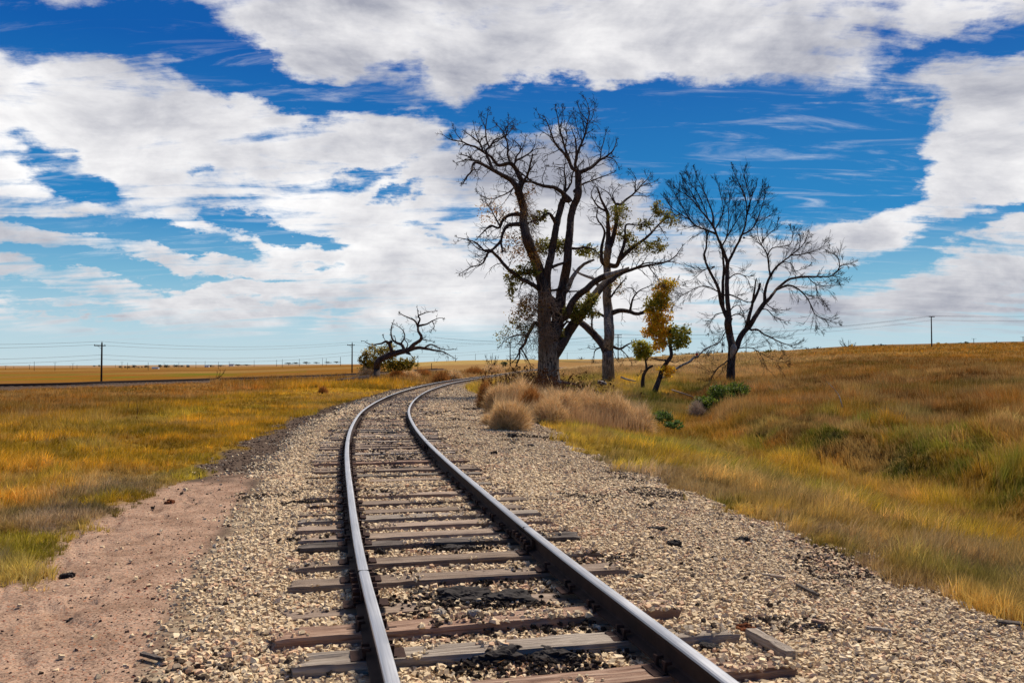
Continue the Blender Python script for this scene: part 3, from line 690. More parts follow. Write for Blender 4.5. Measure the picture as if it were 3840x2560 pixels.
# ------------------------------------------------------------------ dry brush domes
def dome(name, c, rx, ry, hz, n, cols, ln, wid, label, cat, group=None, bend=.35, mat='grass'):
    u = rng.normal(0, 1, (n, 3)); u[:, 2] = np.abs(u[:, 2]); u /= np.linalg.norm(u, axis=1)[:, None]
    lum = .50+1.0*fbm(u[:, 0]*1.6+c[0]*3+5, u[:, 1]*1.9+u[:, 2]*1.7, 7, 3); r = rng.random(n)**.42*lum*np.where(rng.random(n) < .06, 1.25, 1); Pp = u*r[:, None]*np.array([rx, ry, hz]); Pp[:, 2] += .02
    d = u*np.array([1, 1, 1.2])+rng.normal(0, .5, (n, 3))+np.array([0, 0, .35]); d /= np.linalg.norm(d, axis=1)[:, None]
    Ls = ln*rng.uniform(.5, 1.3, n); w = rng.normal(0, 1, (n, 3)); w = np.cross(d, w); w /= np.linalg.norm(w, axis=1)[:, None]; w *= (wid*rng.uniform(.6, 1.4, n))[:, None]*.5
    mid = Pp+d*Ls[:, None]*.5; tip = Pp+d*Ls[:, None]+np.cross(d, w)*0+rng.normal(0, .12, (n, 3))*Ls[:, None]
    V = np.stack([Pp-w, Pp+w, tip], 1); V[..., 2] = np.maximum(V[..., 2], -.05)
    ci = rng.integers(0, len(cols), n); cc = np.array(cols)[ci]*rng.uniform(.6, 1.4, (n, 1))*(.75+.5*fbm(u[:, 0]*3+c[0], u[:, 2]*3+u[:, 1]*2, 9, 2))[:, None]
    # woody stems from the root
    T = (np.arange(n)[:, None]*3+np.arange(3)[None])
    me = mesh_np(name, V.reshape(-1, 3), tris=T, cols=np.repeat(cc, 3, 0), mat=M[mat])
    o = link(name, me, loc=tuple(float(v) for v in c)); tag(o, label, cat, group); return o
BR = [(.74, .52, .27), (.64, .43, .20), (.84, .63, .36), (.54, .34, .15)]
BR2 = [(.40, .17, .045), (.34, .14, .04), (.46, .24, .07)]
def brush(px, pyb, w, h, D, label, cols=BR, n=6500, ln=.26):
    x = (px-CXP)/F*D; z = float(height(np.array([x]), np.array([D]))[0])
    rx = w*.54/F*D; hz = h*1.18/F*D
    dome('dry_bush', (x, D, z), rx*1.08, rx, hz*.92, int(n*1.25), cols, ln, .0045+D*.00022, label, 'dry bush', 'dry bushes in front of the big trees')
# px of base centre, base row, width, height (px)
BL = [(1908, 1598, 112, 84, 22.6, 'round russet tumbleweed alone on the gravel in front of the brush', BR, 7000),
 (1822, 1520, 52, 86, 34, 'small rust tumbleweed at the far left end of the brush', BR2, 3500),
 (1862, 1537, 70, 92, 31, 'orange tan dry bush behind the lone round tumbleweed, left of it', BR, 4500),
 (1935, 1535, 120, 105, 31, 'tan dry bush directly behind the lone round tumbleweed', BR, 6500),
 (1996, 1557, 72, 90, 28, 'dark hearted dry bush right of the lone tumbleweed', BR2, 5200),
 (2062, 1566, 120, 80, 27.2, 'low pale dry bush nearest the green tuft of grass', BR, 6500),
 (2105, 1562, 130, 110, 28.5, 'wide tan dry bush in the middle of the brush, under the big trunk', BR, 7500),
 (2190, 1560, 130, 115, 29.5, 'tallest tan dry bush, right of the middle of the brush', BR, 7500),
 (2265, 1562, 120, 118, 29, 'straw topped dry bush in the right half of the brush', BR, 7000),
 (2335, 1568, 110, 98, 28.5, 'second dry bush from the right end of the brush', BR, 6500),
 (2398, 1572, 84, 74, 28, 'pinkish dry bush at the right end of the brush by the ditch', BR, 4500),
 (1832, 1580, 26, 22, 24.5, 'tiny dry bush sprig left of the lone round tumbleweed', BR, 700)]
for (px, pb, w, h, D, lab, cs, n) in BL: brush(px, pb, w, h, D, lab, cs, n)
# straw wisps rising above the brush, dead weeds around the big trunk
def wisps(name, label, px0, px1, D0, D1, n, h0, h1, col, wid, heads=None):
    D = rng.uniform(D0, D1, n); X = (rng.uniform(px0, px1, n)-CXP)/F*D; ln = rng.normal(0, .16, (n, 2))+np.array([.12, 0])
    c = np.array(col)*rng.uniform(.7, 1.3, (n, 1)); o = blades(name, X, D, rng.uniform(h0, h1, n), np.full(n, wid), ln, c, 2, label); o['category'] = 'weeds'
    return X, D, ln
wisps('dry_weeds', 'tall straw stems standing up behind the dry bushes', 1850, 2420, 29, 38, 8000, .5, 1.2, (.66, .46, .24), .013)
wisps('dry_weeds', 'straw stems mixed among the dry bushes', 1975, 2410, 27, 30.5, 5500, .4, 1.0, (.60, .39, .20), .011)
def dead_sunflowers():
    n = 480; D = rng.uniform(36, 47, n); X = (np.where(rng.random(n) < .72, rng.normal(1985, 75, n), rng.normal(2150, 70, n))-CXP)/F*D; Z = height(X, D)
    Vs, Ts, Cs = [], [], []; k = 0
    for i in range(n):
        H = rng.uniform(.7, 1.75); b = np.array([X[i], D[i], Z[i]]); l = rng.normal(0, .16, 2)
        tips = [b+np.array([l[0]*H, l[1]*H, H])]
        for q in range(rng.integers(2, 6)): 
            f = rng.uniform(.35, .95); tips.append(b+np.array([l[0]*H*f+rng.normal(0, .16), l[1]*H*f, H*f+rng.uniform(.02, .25)]))
        for q, tp in enumerate(tips):
            st = b if q == 0 else b+(tips[0]-b)*rng.uniform(.3, .8)
            w = np.array([.010, 0, 0]); Vs += [st-w, st+w, tp]; Ts.append((k, k+1, k+2)); k += 3; Cs += [(.10, .05, .028)]*3
            s = rng.uniform(.018, .05); a, bb, c = rng.normal(0, s, (3, 3)); Vs += [tp+a, tp+bb, tp+c, tp-a]; Ts += [(k, k+1, k+2), (k, k+1, k+3), (k+1, k+2, k+3)]; k += 4; Cs += [(.065, .030, .014)]*4
    me = mesh_np('dead_weeds', np.array(Vs), tris=np.array(Ts), cols=np.array(Cs), mat=M['grass'])
    tag(link('dead_weeds', me), 'dark brown dead sunflower stalks with seed heads around the big trunk', 'weeds', kind='stuff')
dead_sunflowers()
# rust brush along the far side of the bend and by the leaning tree
k = 0
for (px, py, w, h, D, lab) in [(1655, 1424, 70, 36, 88, 'dark rust dry bush beside the outer rail where the bend begins'), (1707, 1416, 60, 34, 98, 'rust dry bush just right of the dark one beside the outer rail'),
    (1590, 1412, 60, 24, 110, 'low orange dry bush behind the dark rust one by the rail'), (1540, 1415, 70, 26, 105, 'orange dry bush between leaning dead tree and wire fence post'), (1490, 1420, 60, 30, 98, 'tan dry bush just right of the leaning dead trunk'),
    (1375, 1425, 60, 36, 96, 'orange dry bush just left of the leaning dead trunk'), (1780, 1400, 80, 22, 130, 'tan dry bush beyond the bend below the small bare shrub'), (1850, 1392, 80, 24, 140, 'orange dry bush beyond the bend near the hidden pole'),
    (1212, 1450, 26, 20, 52, 'small round orange tumbleweed on the yellow grass left of the log')]:
    x = (px-CXP)/F*D; z = float(height(np.array([x]), np.array([D]))[0])
    dome('dry_bush', (x, D, z), w*.5/F*D, w*.5/F*D, h/F*D, 2600, BR2 if k % 2 == 0 else BR, .35 if D > 60 else .2, .006+D*.0003, lab, 'dry bush', 'dry bushes along the bend'); k += 1
# green bush at the foot of the bare tree, pale tumbleweed at its side
GB = [(.075, .115, .016), (.11, .155, .02), (.16, .20, .025), (.05, .08, .012)]
def leafy(name, c, rad, n, size, cols, label=None, cat=None, group=None, parent=None, gap=.0, seeds=26, smin=.35):
    """leaf cluster body: leaf quads gathered round many small nodes inside an ellipsoid"""
    s = rng.normal(0, 1, (seeds, 3)); s /= np.linalg.norm(s, axis=1)[:, None]; s *= (rng.random(seeds)**.42)[:, None]*np.array(rad)
    si = rng.integers(0, seeds, n); Pp = s[si]+rng.normal(0, 1, (n, 3))*np.array(rad)*smin*.5
    a = rng.normal(0, 1, (n, 3)); a /= np.linalg.norm(a, axis=1)[:, None]; b = np.cross(a, rng.normal(0, 1, (n, 3))); b /= np.linalg.norm(b, axis=1)[:, None]
    z = size*rng.uniform(.6, 1.35, n)[:, None]
    V = np.stack([Pp-a*z*.5, Pp+b*z*.42, Pp+a*z*.6, Pp-b*z*.42], 1)
    tint = rng.integers(0, len(cols), seeds)[si]; tint = np.where(rng.random(n) < .5, rng.integers(0, len(cols), n), tint)
    cc = np.array(cols)[tint]*rng.uniform(.7, 1.35, (n, 1))
    Q = np.arange(n)[:, None]*4+np.arange(4)[None]
    return V.reshape(-1, 3)+np.array(c), Q, np.repeat(cc, 4, 0)
def leafy_obj(name, parts, label=None, cat=None, parent=None, org=(0, 0, 0), group=None):
    Vs, Qs, Cs, k = [], [], [], 0
    for V, Q, C in parts: Vs.append(V); Qs.append(Q+k); Cs.append(C); k += len(V)
    me = mesh_np(name, np.concatenate(Vs)-np.array(org), quads=np.concatenate(Qs), cols=np.concatenate(Cs), mat=M['leaf'])
    o = link(name, me, parent, None if parent is not None else tuple(float(v) for v in org)); 
    if label: tag(o, label, cat, group)
    return o
def lf(px, py, rx, ry, D, n, size, cols, ryd=None, seeds=24, smin=.35):
    s = D/F; return leafy('', at(px, py, D), (rx*s, (ryd or rx)*s, ry*s), n, size, cols, seeds=seeds, smin=smin)
leafy_obj('green_bush', [lf(2650, 1520, 52, 30, 42, 5200, .075, GB, seeds=50), lf(2712, 1490, 58, 42, 42.6, 6800, .075, GB, seeds=60), lf(2760, 1470, 46, 30, 43.2, 3500, .075, GB, seeds=40)],
    'dense dark green bush at the foot of the bare tree', 'bush', org=at(2700, 1540, 42))
leafy_obj('green_bush', [lf(2480, 1560, 42, 26, 30, 1500, .05, [(.06, .10, .02), (.10, .16, .03), (.04, .07, .015)], seeds=24), lf(2530, 1590, 34, 16, 28, 900, .05, [(.09, .16, .03), (.05, .09, .02)], seeds=20)],
    'low green weed bush at the right end of the dry brush', 'bush', org=at(2480, 1585, 30))
x = (2612-CXP)/F*41; dome('tumbleweed', (x, 41, float(height(np.array([x]), np.array([41.]))[0])), .38, .38, .62, 2200, [(.42, .32, .24), (.35, .26, .2)], .2, .012, 'pale grey tumbleweed resting against the dark green bush', 'tumbleweed')

# ------------------------------------------------------------------ trees
class TB:
    def __init__(s): s.V = []; s.Q = []; s.k = 0
    def tube(s, P3, R, n=6, rough=0., seed=0):
        P3 = np.asarray(P3, float); R = np.asarray(R, float); m = len(P3)
        T = np.gradient(P3, axis=0); T /= (np.linalg.norm(T, axis=1)[:, None]+1e-9)
        ref = np.array([0, 1., 0]) if abs(T[:, 1]).mean() < .8 else np.array([1., 0, 0])
        A = np.cross(T, ref); A /= (np.linalg.norm(A, axis=1)[:, None]+1e-9); B = np.cross(T, A)
        a = np.arange(n)*2*PI/n; ca, sa = np.cos(a), np.sin(a)
        rr = np.repeat(R[:, None], n, 1)
        if rough:
            sl = np.concatenate([[0], np.cumsum(np.linalg.norm(np.diff(P3, axis=0), axis=1))])
            nz = fbm(ca[None]*3.2*1.3+seed*7.7+sl[:, None]*0, sa[None]*3.2+sl[:, None]*.7, seed, 3)-.5
            rid = np.abs(fbm(np.repeat(a[None]*6/ (2*PI)*4, m, 0)+sl[:, None]*.4, sl[:, None]*1.1+0*a[None], seed+3, 2)-.5)*2
            rr = rr*(1+rough*(1.6*nz+.55*(rid-.3)))
        V = P3[:, None]+rr[..., None]*(ca[None, :, None]*A[:, None]+sa[None, :, None]*B[:, None])
        i = np.arange(m-1)[:, None]*n; j = np.arange(n)[None]; j2 = (j+1) % n
        s.Q.append(np.stack([i+j, i+j2, i+n+j2, i+n+j], -1).reshape(-1, 4)+s.k)
        s.V.append(V.reshape(-1, 3)); s.k += m*n
    def obj(s, name, mat, parent, org):
        if not s.V: return None
        me = mesh_np(name, np.concatenate(s.V)-np.array(org), quads=np.concatenate(s.Q), mat=mat, smooth=True)
        return link(name, me, parent)
def catmull(Pp, R, step):
    Pp = np.asarray(Pp, float); R = np.asarray(R, float)
    out, ro = [], []
    E = np.concatenate([[2*Pp[0]-Pp[1]], Pp, [2*Pp[-1]-Pp[-2]]])
    for i in range(len(Pp)-1):
        a, b, c, d = E[i:i+4]; n = max(2, int(np.linalg.norm(c-b)/step)+1)
        for t in np.linspace(0, 1, n, endpoint=False):
            out.append(.5*((2*b)+(-a+c)*t+(2*a-5*b+4*c-d)*t*t+(-a+3*b-3*c+d)*t**3)); ro.append(R[i]*(1-t)+R[i+1]*t)
    out.append(Pp[-1]); ro.append(R[-1]); return np.array(out), np.array(ro)
CR = {'c3': (1650, 360, .40808), 'c4': (1700, 900, .44643), 'c5': (2400, 580, .39543), 'b': (2500, 1000, .34014), 'c7': (2350, 1030, .29985), 'c2': (1200, 1100, .38265)}
class Tree:
    def __init__(s, D, seed):
        s.D = D; s.rng = np.random.default_rng(seed); s.nodes = []; s.limbs = []; s.seed = seed; s.tw = TB(); s.leafpts = []; s.fat = 1.0; s.pale = []
    def limb(s, crop, pts, w0, w1, dd=None, root=False, stub=False, pale=False, tw=1.0):
        """pts in crop pixels, w = widths in crop pixels; dd = depth swing of the tip in metres"""
        ox, oy, sc = CR[crop]; q = np.array(pts, float)*sc+np.array([ox, oy])
        base = 0.
        if s.nodes and not root:
            N = np.array(s.nodes); d = np.hypot(N[:, 0]-q[0, 0], N[:, 1]-q[0, 1]); j = d.argmin(); base = N[j, 2]
            if d[j] < 14: q[0] = N[j, :2]
            elif d[j] < 80: q = np.concatenate([N[j:j+1, :2], q])
        ln = np.linalg.norm(np.diff(q, axis=0), axis=1).sum()/F*s.D
        if dd is None: dd = s.rng.uniform(-.6, .6)*ln
        t = np.concatenate([[0], np.cumsum(np.linalg.norm(np.diff(q, axis=0), axis=1))]); t /= t[-1]
        dep = base+dd*t**1.1 + (s.rng.normal(0, .04, len(q))*ln*(t > 0))
        P3 = np.array([at(a, b, s.D+c) for (a, b), c in zip(q, dep)])
        k = sc/F*s.D*.5*s.fat; R = (w0+(w1-w0)*t**.8)*k
        P3, R = catmull(P3, R, max(.10, R.max()*.35)); 
        wob = np.cumsum(s.rng.normal(0, 1, P3.shape), 0); wob -= np.linspace(0, 1, len(wob))[:, None]*wob[-1]; P3 = P3+wob*np.minimum(R, .05)[:, None]*.12
        s.limbs.append((P3, R, stub, pale, tw))
        qq = np.linspace(0, 1, 24)
        for u in qq: s.nodes.append((np.interp(u, t, q[:, 0]), np.interp(u, t, q[:, 1]), np.interp(u, t, dep)))
    def twig(s, p, d, ln, r, lvl, up, wig, nb, tb):
        n = 4 if lvl < 2 else 3
        pts = [p]; dd = d.copy(); R = [r]
        for i in range(n):
            dd = dd+s.rng.normal(0, wig, 3)+np.array([0, 0, up])*.35; dd /= np.linalg.norm(dd)
            pts.append(pts[-1]+dd*ln/n); R.append(r*(1-.72*(i+1)/n))
        tb.tube(np.array(pts), np.maximum(R, s.rmin), 3 if r < .03 else 5)
        if lvl == 0 or s.rng.random() < .3: s.leafpts.append(pts[-1])
        if lvl > 0:
            for j in range(nb):
                f = s.rng.uniform(.2, 1.0); i = min(int(f*n), n-1); q = pts[i]+(pts[i+1]-pts[i])*(f*n-i)
                side = np.cross(dd, s.rng.normal(0, 1, 3)); side /= np.linalg.norm(side); nd_ = dd*s.fwd+side*(1-s.fwd)*1.25; nd_ /= np.linalg.norm(nd_)
                s.twig(q, nd_, ln*s.rng.uniform(.40, .75), r*.55, lvl-1, up, wig, max(2, nb-1), tb)
    def build(s, name, loc_px, label, bark, twm, limbm=None, spacing=.4, tlen=1.1, rtw=.03, up=.25, wig=.2, nb=4, lvl=2, rmax=.12, fwd=.55, rmin=.009, tipf=.24, droop=None, cat='tree', limbs_name='branch'):
        s.rmin = rmin; s.fwd = fwd
        org = at(*loc_px, s.D); root = empty(name, tuple(float(v) for v in org), label, cat)
        tr = TB(); lim = TB(); pal = TB()
        for li, (P3, R, stub, pale, tw) in enumerate(s.limbs):
            big = R.max() > .22
            tb = tr if li < s.ntrunk else lim
            if pale: s.pale.append((P3, R))
            else: tb.tube(P3, R, 28 if R.max() > .5 else 14 if R.max() > .2 else 8, .16 if big else .10, s.seed+li)
            if tw <= 0: continue
            sl = np.concatenate([[0], np.cumsum(np.linalg.norm(np.diff(P3, axis=0), axis=1))]); x = s.rng.uniform(.1, spacing)
            while x < sl[-1]:
                i = min(np.searchsorted(sl, x), len(sl)-1)
                if R[i] < rmax and (s.rng.random() < tw):
                    T = P3[min(i+1, len(P3)-1)]-P3[max(i-1, 0)]; T /= np.linalg.norm(T)+1e-9
                    side = np.cross(T, s.rng.normal(0, 1, 3)); side /= np.linalg.norm(side); d = T*s.fwd+side*(1-s.fwd)*1.3
                    if droop is not None and s.rng.random() < droop: u = -abs(up)*1.2; d = d+np.array([0, 0, -.5])
                    else: u = up
                    d /= np.linalg.norm(d)
                    s.twig(P3[i], d, tlen*s.rng.uniform(.5, 1.2)*(tipf+(1-tipf)*min(1, (sl[-1]-x)/2.2)), min(rtw, R[i]*.7), lvl, u, wig, nb, s.tw)
                x += spacing*s.rng.uniform(.5, 1.5)*(1.6 if R[i] > .07 else 1.)
            if not stub:
                T = P3[-1]-P3[-2]; T /= np.linalg.norm(T)+1e-9
                for q in range(3): 
                    d = T+s.rng.normal(0, .35, 3); s.twig(P3[-1], d/np.linalg.norm(d), tlen*tipf*s.rng.uniform(.5, 1.0), min(rtw, R[-1]), max(0, lvl-1), up, wig, nb, s.tw)
        for P3, R in s.pale: q = TB(); q.tube(P3, R, 14, .16, s.seed); q.obj('bare_dead_limb', M['pale'], root, org)
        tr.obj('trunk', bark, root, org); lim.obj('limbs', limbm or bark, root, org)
        s.tw.obj('twigs', twm, root, org)
        s.root = root; s.org = org
        return root
# --- big cottonwood
t = Tree(50, 101); t.fat = 1.12
t.limb('c4', [(805, 1420), (800, 1330), (803, 1180), (800, 1050), (800, 950), (805, 880), (800, 820)], 172, 158, 0, True, tw=0)
t.limb('c4', [(800, 900), (770, 700), (770, 500), (745, 350), (700, 200), (660, 100), (620, 0), (602, -90), (588, -170), (592, -250), (566, -341), (544, -412)], 122, 54, -.8, tw=.3)
t.limb('c4', [(820, 880), (850, 780), (875, 680), (900, 500), (930, 350), (960, 200), (970, 50), (978, -60), (985, -160)], 112, 54, .6, tw=.2)
t.limb('c4', [(845, 960), (900, 880), (960, 790), (1030, 690), (1100, 600), (1160, 510), (1210, 440), (1275, 370), (1345, 320)], 100, 50, 1.5, tw=.3)
t.limb('c4', [(790, 460), (788, 350), (805, 220), (835, 80), (858, -60), (880, -170), (897, -250), (921, -341)], 66, 46, .9, tw=.2)
t.ntrunk = 1
# left crown
t.limb('c3', [(720, 880), (690, 820), (640, 765), (520, 700), (420, 645), (330, 612), (300, 635), (290, 690), (245, 745), (212, 805)], 52, 8, -2.5)
t.limb('c3', [(420, 640), (350, 600), (300, 590), (270, 560), (205, 540)], 22, 8, -.5)
t.limb('c3', [(300, 590), (240, 590), (145, 615)], 14, 4)
t.limb('c3', [(735, 880), (752, 790), (725, 730), (690, 660), (640, 615), (540, 630), (480, 560), (430, 530), (400, 510), (370, 440), (310, 385), (235, 335)], 52, 7, 1.6)
t.limb('c3', [(500, 680), (455, 610), (420, 520), (460, 470), (500, 410), (560, 390), (610, 365), (640, 330), (672, 290)], 28, 5)
t.limb('c3', [(455, 480), (425, 400), (420, 300), (430, 220), (442, 140)], 16, 4)
t.limb('c3', [(420, 300), (395, 240), (365, 180)], 8, 3)
t.limb('c3', [(410, 520), (330, 470), (270, 450), (200, 420), (110, 405), (30, 360)], 24, 4, -1)
t.limb('c3', [(220, 425), (150, 350), (120, 290)], 9, 3)
t.limb('c3', [(375, 450), (330, 350), (310, 260)], 12, 3)
t.limb('c3', [(640, 615), (622, 540), (625, 480), (605, 390), (570, 320), (500, 240)], 22, 4)
t.limb('c3', [(600, 390), (620, 300), (630, 200)], 10, 3)
t.limb('c3', [(570, 380), (600, 300), (660, 240), (690, 290)], 8, 3)
t.limb('c3', [(690, 610), (705, 550), (735, 515), (740, 470), (700, 430)], 22, 6)
t.limb('c3', [(700, 600), (770, 560), (830, 520), (880, 490), (940, 482)], 20, 4)
t.limb('c3', [(830, 520), (870, 460), (885, 380)], 10, 3)
t.limb('c3', [(755, 790), (795, 740), (812, 690), (835, 600), (852, 535)], 24, 12, stub=True)
t.limb('c3', [(805, 725), (830, 680), (862, 630)], 16, 6)
t.limb('c3', [(740, 520), (770, 450), (785, 380)], 12, 3)
# connecting limb and its continuation
t.limb('c3', [(1195, 960), (1130, 895), (1060, 850), (960, 830), (850, 792)], 48, 22, -1.5)
t.limb('c3', [(850, 792), (790, 745), (720, 690), (660, 640), (590, 610), (560, 560)], 18, 5)
t.limb('c3', [(850, 780), (790, 788), (720, 812), (660, 870), (590, 912), (490, 945), (430, 942), (350, 895)], 20, 4, -1.2, pale=True)
t.limb('c3', [(960, 830), (940, 760), (980, 640), (950, 660)], 8, 3)
# middle crown (two forks)
t.limb('c4', [(985, -150), (992, -220), (1015, -300), (1050, -390), (1054, -480), (1046, -578)], 56, 50, .2, tw=.3)
t.limb('c3', [(1268, 700), (1215, 662), (1190, 600), (1150, 540), (1090, 480), (1040, 400), (1000, 280), (965, 200)], 36, 6, -1.4)
t.limb('c3', [(965, 215), (925, 200), (890, 140)], 7, 3)
t.limb('c3', [(1195, 600), (1150, 500), (1122, 400), (1092, 300), (1080, 200), (1062, 100)], 26, 5, .8)
t.limb('c3', [(1030, 400), (960, 340), (890, 300)], 10, 3)
t.limb('c3', [(1150, 500), (1168, 380), (1160, 280), (1212, 170)], 14, 4)
t.limb('c3', [(1092, 300), (1130, 200), (1122, 100)], 9, 3)
t.limb('c3', [(1272, 695), (1240, 640), (1250, 560), (1247, 470), (1240, 390), (1215, 322)], 32, 7, -1)
t.limb('c3', [(1250, 560), (1290, 460), (1330, 360), (1352, 250), (1370, 150), (1350, 60), (1322, 10)], 24, 4, 1.2)
t.limb('c3', [(1355, 270), (1402, 190), (1422, 90)], 9, 3)
t.limb('c3', [(1352, 230), (1290, 150), (1270, 80)], 10, 3)
t.limb('c3', [(1310, 420), (1260, 300), (1230, 140)], 9, 3)
t.limb('c3', [(1290, 470), (1340, 432)], 12, 8, stub=True)
t.limb('c3', [(1330, 360), (1390, 320)], 10, 5)
t.limb('c3', [(1275, 710), (1330, 682), (1400, 650), (1462, 600), (1530, 560), (1592, 500), (1626, 400)], 42, 5, 1.5)
t.limb('c3', [(1470, 600), (1482, 500), (1512, 400), (1520, 320)], 14, 3)
t.limb('c3', [(1480, 500), (1440, 450), (1410, 400)], 8, 3)
t.limb('c3', [(1530, 565), (1600, 585), (1645, 655)], 12, 4)
t.limb('c3', [(1230, 880), (1300, 820), (1400, 778), (1500, 740), (1600, 700)], 24, 6, 1.2)
t.limb('c3', [(1090, 1000), (1130, 930), (1152, 800), (1140, 700), (1152, 600)], 34, 6, 1)
t.limb('c3', [(1140, 900), (1200, 800), (1222, 700), (1300, 610)], 22, 6)
t.limb('c3', [(1130, 660), (1060, 650), (1010, 650)], 10, 3)
t.limb('c4', [(845, 640), (835, 540), (810, 490), (700, 400), (620, 350), (560, 320), (500, 270), (440, 220), (380, 150), (330, 100)], 50, 20, -2.5)
t.limb('c4', [(330, 100), (290, 110), (245, 200), (150, 230), (60, 280)], 18, 4)
t.limb('c4', [(340, 105), (300, 85), (220, 80), (150, 20)], 14, 4)
t.limb('c3', [(795, 1090), (700, 1085), (620, 1100), (570, 1150), (540, 1210), (470, 1190), (420, 1230), (350, 1300)], 44, 7, -2)
t.limb('c3', [(775, 1190), (700, 1180), (620, 1200), (580, 1260), (565, 1350), (575, 1430)], 44, 12, -1)
t.limb('c3', [(565, 1330), (490, 1400), (420, 1430), (330, 1350), (250, 1320), (160, 1300)], 26, 4, -1)
t.limb('c3', [(560, 1200), (500, 1100), (440, 1000), (390, 960)], 16, 4)
t.limb('c3', [(780, 1180), (850, 1150), (900, 1100)], 14, 5)
t.limb('c4', [(745, 740), (690, 700), (650, 760), (620, 820), (600, 880), (560, 920), (560, 980), (530, 1050)], 40, 8, -1.5)
t.limb('c4', [(625, 805), (520, 800), (440, 840), (390, 892)], 14, 4)
t.limb('c4', [(575, 910), (620, 990), (650, 1060)], 12, 4)
t.limb('c4', [(560, 930), (520, 1000), (480, 1040), (500, 1090)], 12, 4)
t.limb('c3', [(1050, 1190), (1035, 1120), (1000, 1080), (965, 1095)], 42, 16, -.8)
t.limb('c4', [(880, 690), (960, 620), (1000, 520), (1060, 450), (1110, 415), (1180, 350), (1280, 300)], 58, 44, -1.5, stub=True, tw=.5)
t.limb('c4', [(1290, 296), (1375, 268), (1440, 246), (1475, 232)], 46, 14, -.3, stub=True, pale=True, tw=0)
t.limb('c4', [(950, 420), (1000, 320), (1040, 260), (1100, 200), (1150, 176), (1185, 164)], 50, 16, -1, stub=True, pale=True, tw=.1)
t.limb('c4', [(1345, 320), (1420, 280), (1500, 250), (1640, 210), (1780, 185), (1860, 140), (1920, 60)], 34, 5, -1)
t.limb('c4', [(1500, 250), (1600, 200), (1700, 188), (1840, 183)], 16, 4)
t.limb('c4', [(1640, 210), (1700, 300), (1760, 380)], 10, 3)
t.limb('c4', [(820, 230), (900, 200), (960, 180)], 26, 18)
t.limb('c4', [(975, 80), (1060, 70), (1120, 60), (1180, 80), (1230, 130)], 24, 8)
t.limb('c4', [(820, 430), (900, 420), (960, 430), (1040, 430)], 20, 10)
t.limb('c4', [(800, 460), (860, 505), (930, 560), (990, 640)], 36, 24, 2)
t.limb('c4', [(870, 860), (900, 760), (950, 690), (985, 690)], 30, 14, -.6)
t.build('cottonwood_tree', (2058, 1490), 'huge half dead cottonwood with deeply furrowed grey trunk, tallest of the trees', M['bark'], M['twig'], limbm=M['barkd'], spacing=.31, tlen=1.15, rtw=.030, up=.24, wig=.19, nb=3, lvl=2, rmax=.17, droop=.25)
OG = [(.17, .175, .028), (.24, .225, .03), (.11, .115, .02), (.30, .22, .04)]
BLV = [(.34, .17, .04), (.44, .21, .045), (.26, .14, .04), (.38, .26, .06)]
def lc(crop, x, y, rx, ry, D, n, cols, size=.12, seeds=22):
    ox, oy, sc = CR[crop]; return lf(ox+x*sc, oy+y*sc, rx*sc*1.2, ry*sc*1.2, D, int(n*.85), size*.92, cols, seeds=seeds+16, smin=.30, ryd=max(rx, ry)*sc*.8)
leafy_obj('leaves', [lc('c4', 610, 260, 90, 60, 49, 900, OG), lc('c4', 530, 320, 90, 60, 49, 800, OG), lc('c4', 490, 430, 40, 80, 49, 350, OG), lc('c4', 770, 60, 60, 60, 50.5, 450, OG), lc('c4', 900, 60, 60, 70, 51, 600, OG), lc('c4', 660, 560, 120, 90, 49, 900, BLV, .10),
    lc('c4', 560, 640, 90, 90, 49, 700, BLV+OG, .10), lc('c4', 620, 750, 60, 60, 49, 300, OG, .10), lc('c4', 1070, 560, 110, 80, 50, 1300, OG), lc('c4', 1010, 620, 90, 60, 50, 900, OG), lc('c4', 1160, 500, 60, 60, 50, 500, OG), lc('c4', 900, 790, 40, 60, 50, 260, OG),
    lc('c3', 700, 1360, 130, 130, 49, 900, BLV, .10), lc('c3', 500, 1060, 130, 110, 49, 520, BLV, .09), lc('c3', 820, 880, 50, 70, 49, 200, BLV, .09), lc('c3', 740, 1020, 60, 120, 49.5, 420, BLV, .09), lc('c3', 930, 1090, 70, 50, 50, 420, OG), lc('c3', 880, 1140, 70, 40, 50, 350, OG), lc('c3', 1010, 1370, 150, 60, 51, 900, OG), lc('c3', 1340, 1420, 90, 50, 50.5, 450, OG),
    lc('c3', 830, 1480, 90, 150, 49, 800, BLV, .09), lc('c4', 440, 800, 80, 70, 49, 260, OG, .09), lc('c4', 1180, 620, 50, 30, 50, 200, OG)], parent=t.root, org=t.org)
# hanging dead shoots round the trunk
tb = TB(); rg = np.random.default_rng(5)
for k in range(700):
    u = rg.random(); px, py = (1700+.44643*(rg.normal(770, 45) if u < .6 else rg.normal(640, 80)), 900+.44643*rg.uniform(430, 900)); p = at(px, py, 50-rg.uniform(.5, 1.5)); d = rg.normal(0, .6, 3)+np.array([0, 0, -.25]); pts = [p]
    for i in range(5): d = d+rg.normal(0, .35, 3); d /= np.linalg.norm(d); pts.append(pts[-1]+d*.16)
    tb.tube(np.array(pts), np.linspace(.016, .007, 6), 3)
for k in range(300):
    u = rg.random(); px, py = (1650+.408*(rg.normal(770+u*130, 30)), 360+.408*(880+u*640)); p = at(px, py, 49.3); d = rg.normal(0, .5, 3)+np.array([0, 0, -.6]); pts = [p]
    for i in range(5): d = d+rg.normal(0, .3, 3); d /= np.linalg.norm(d); pts.append(pts[-1]+d*.18)
    tb.tube(np.array(pts), np.linspace(.011, .006, 6), 3)
tb.obj('dead_shoots', M['twigl'], t.root, t.org)

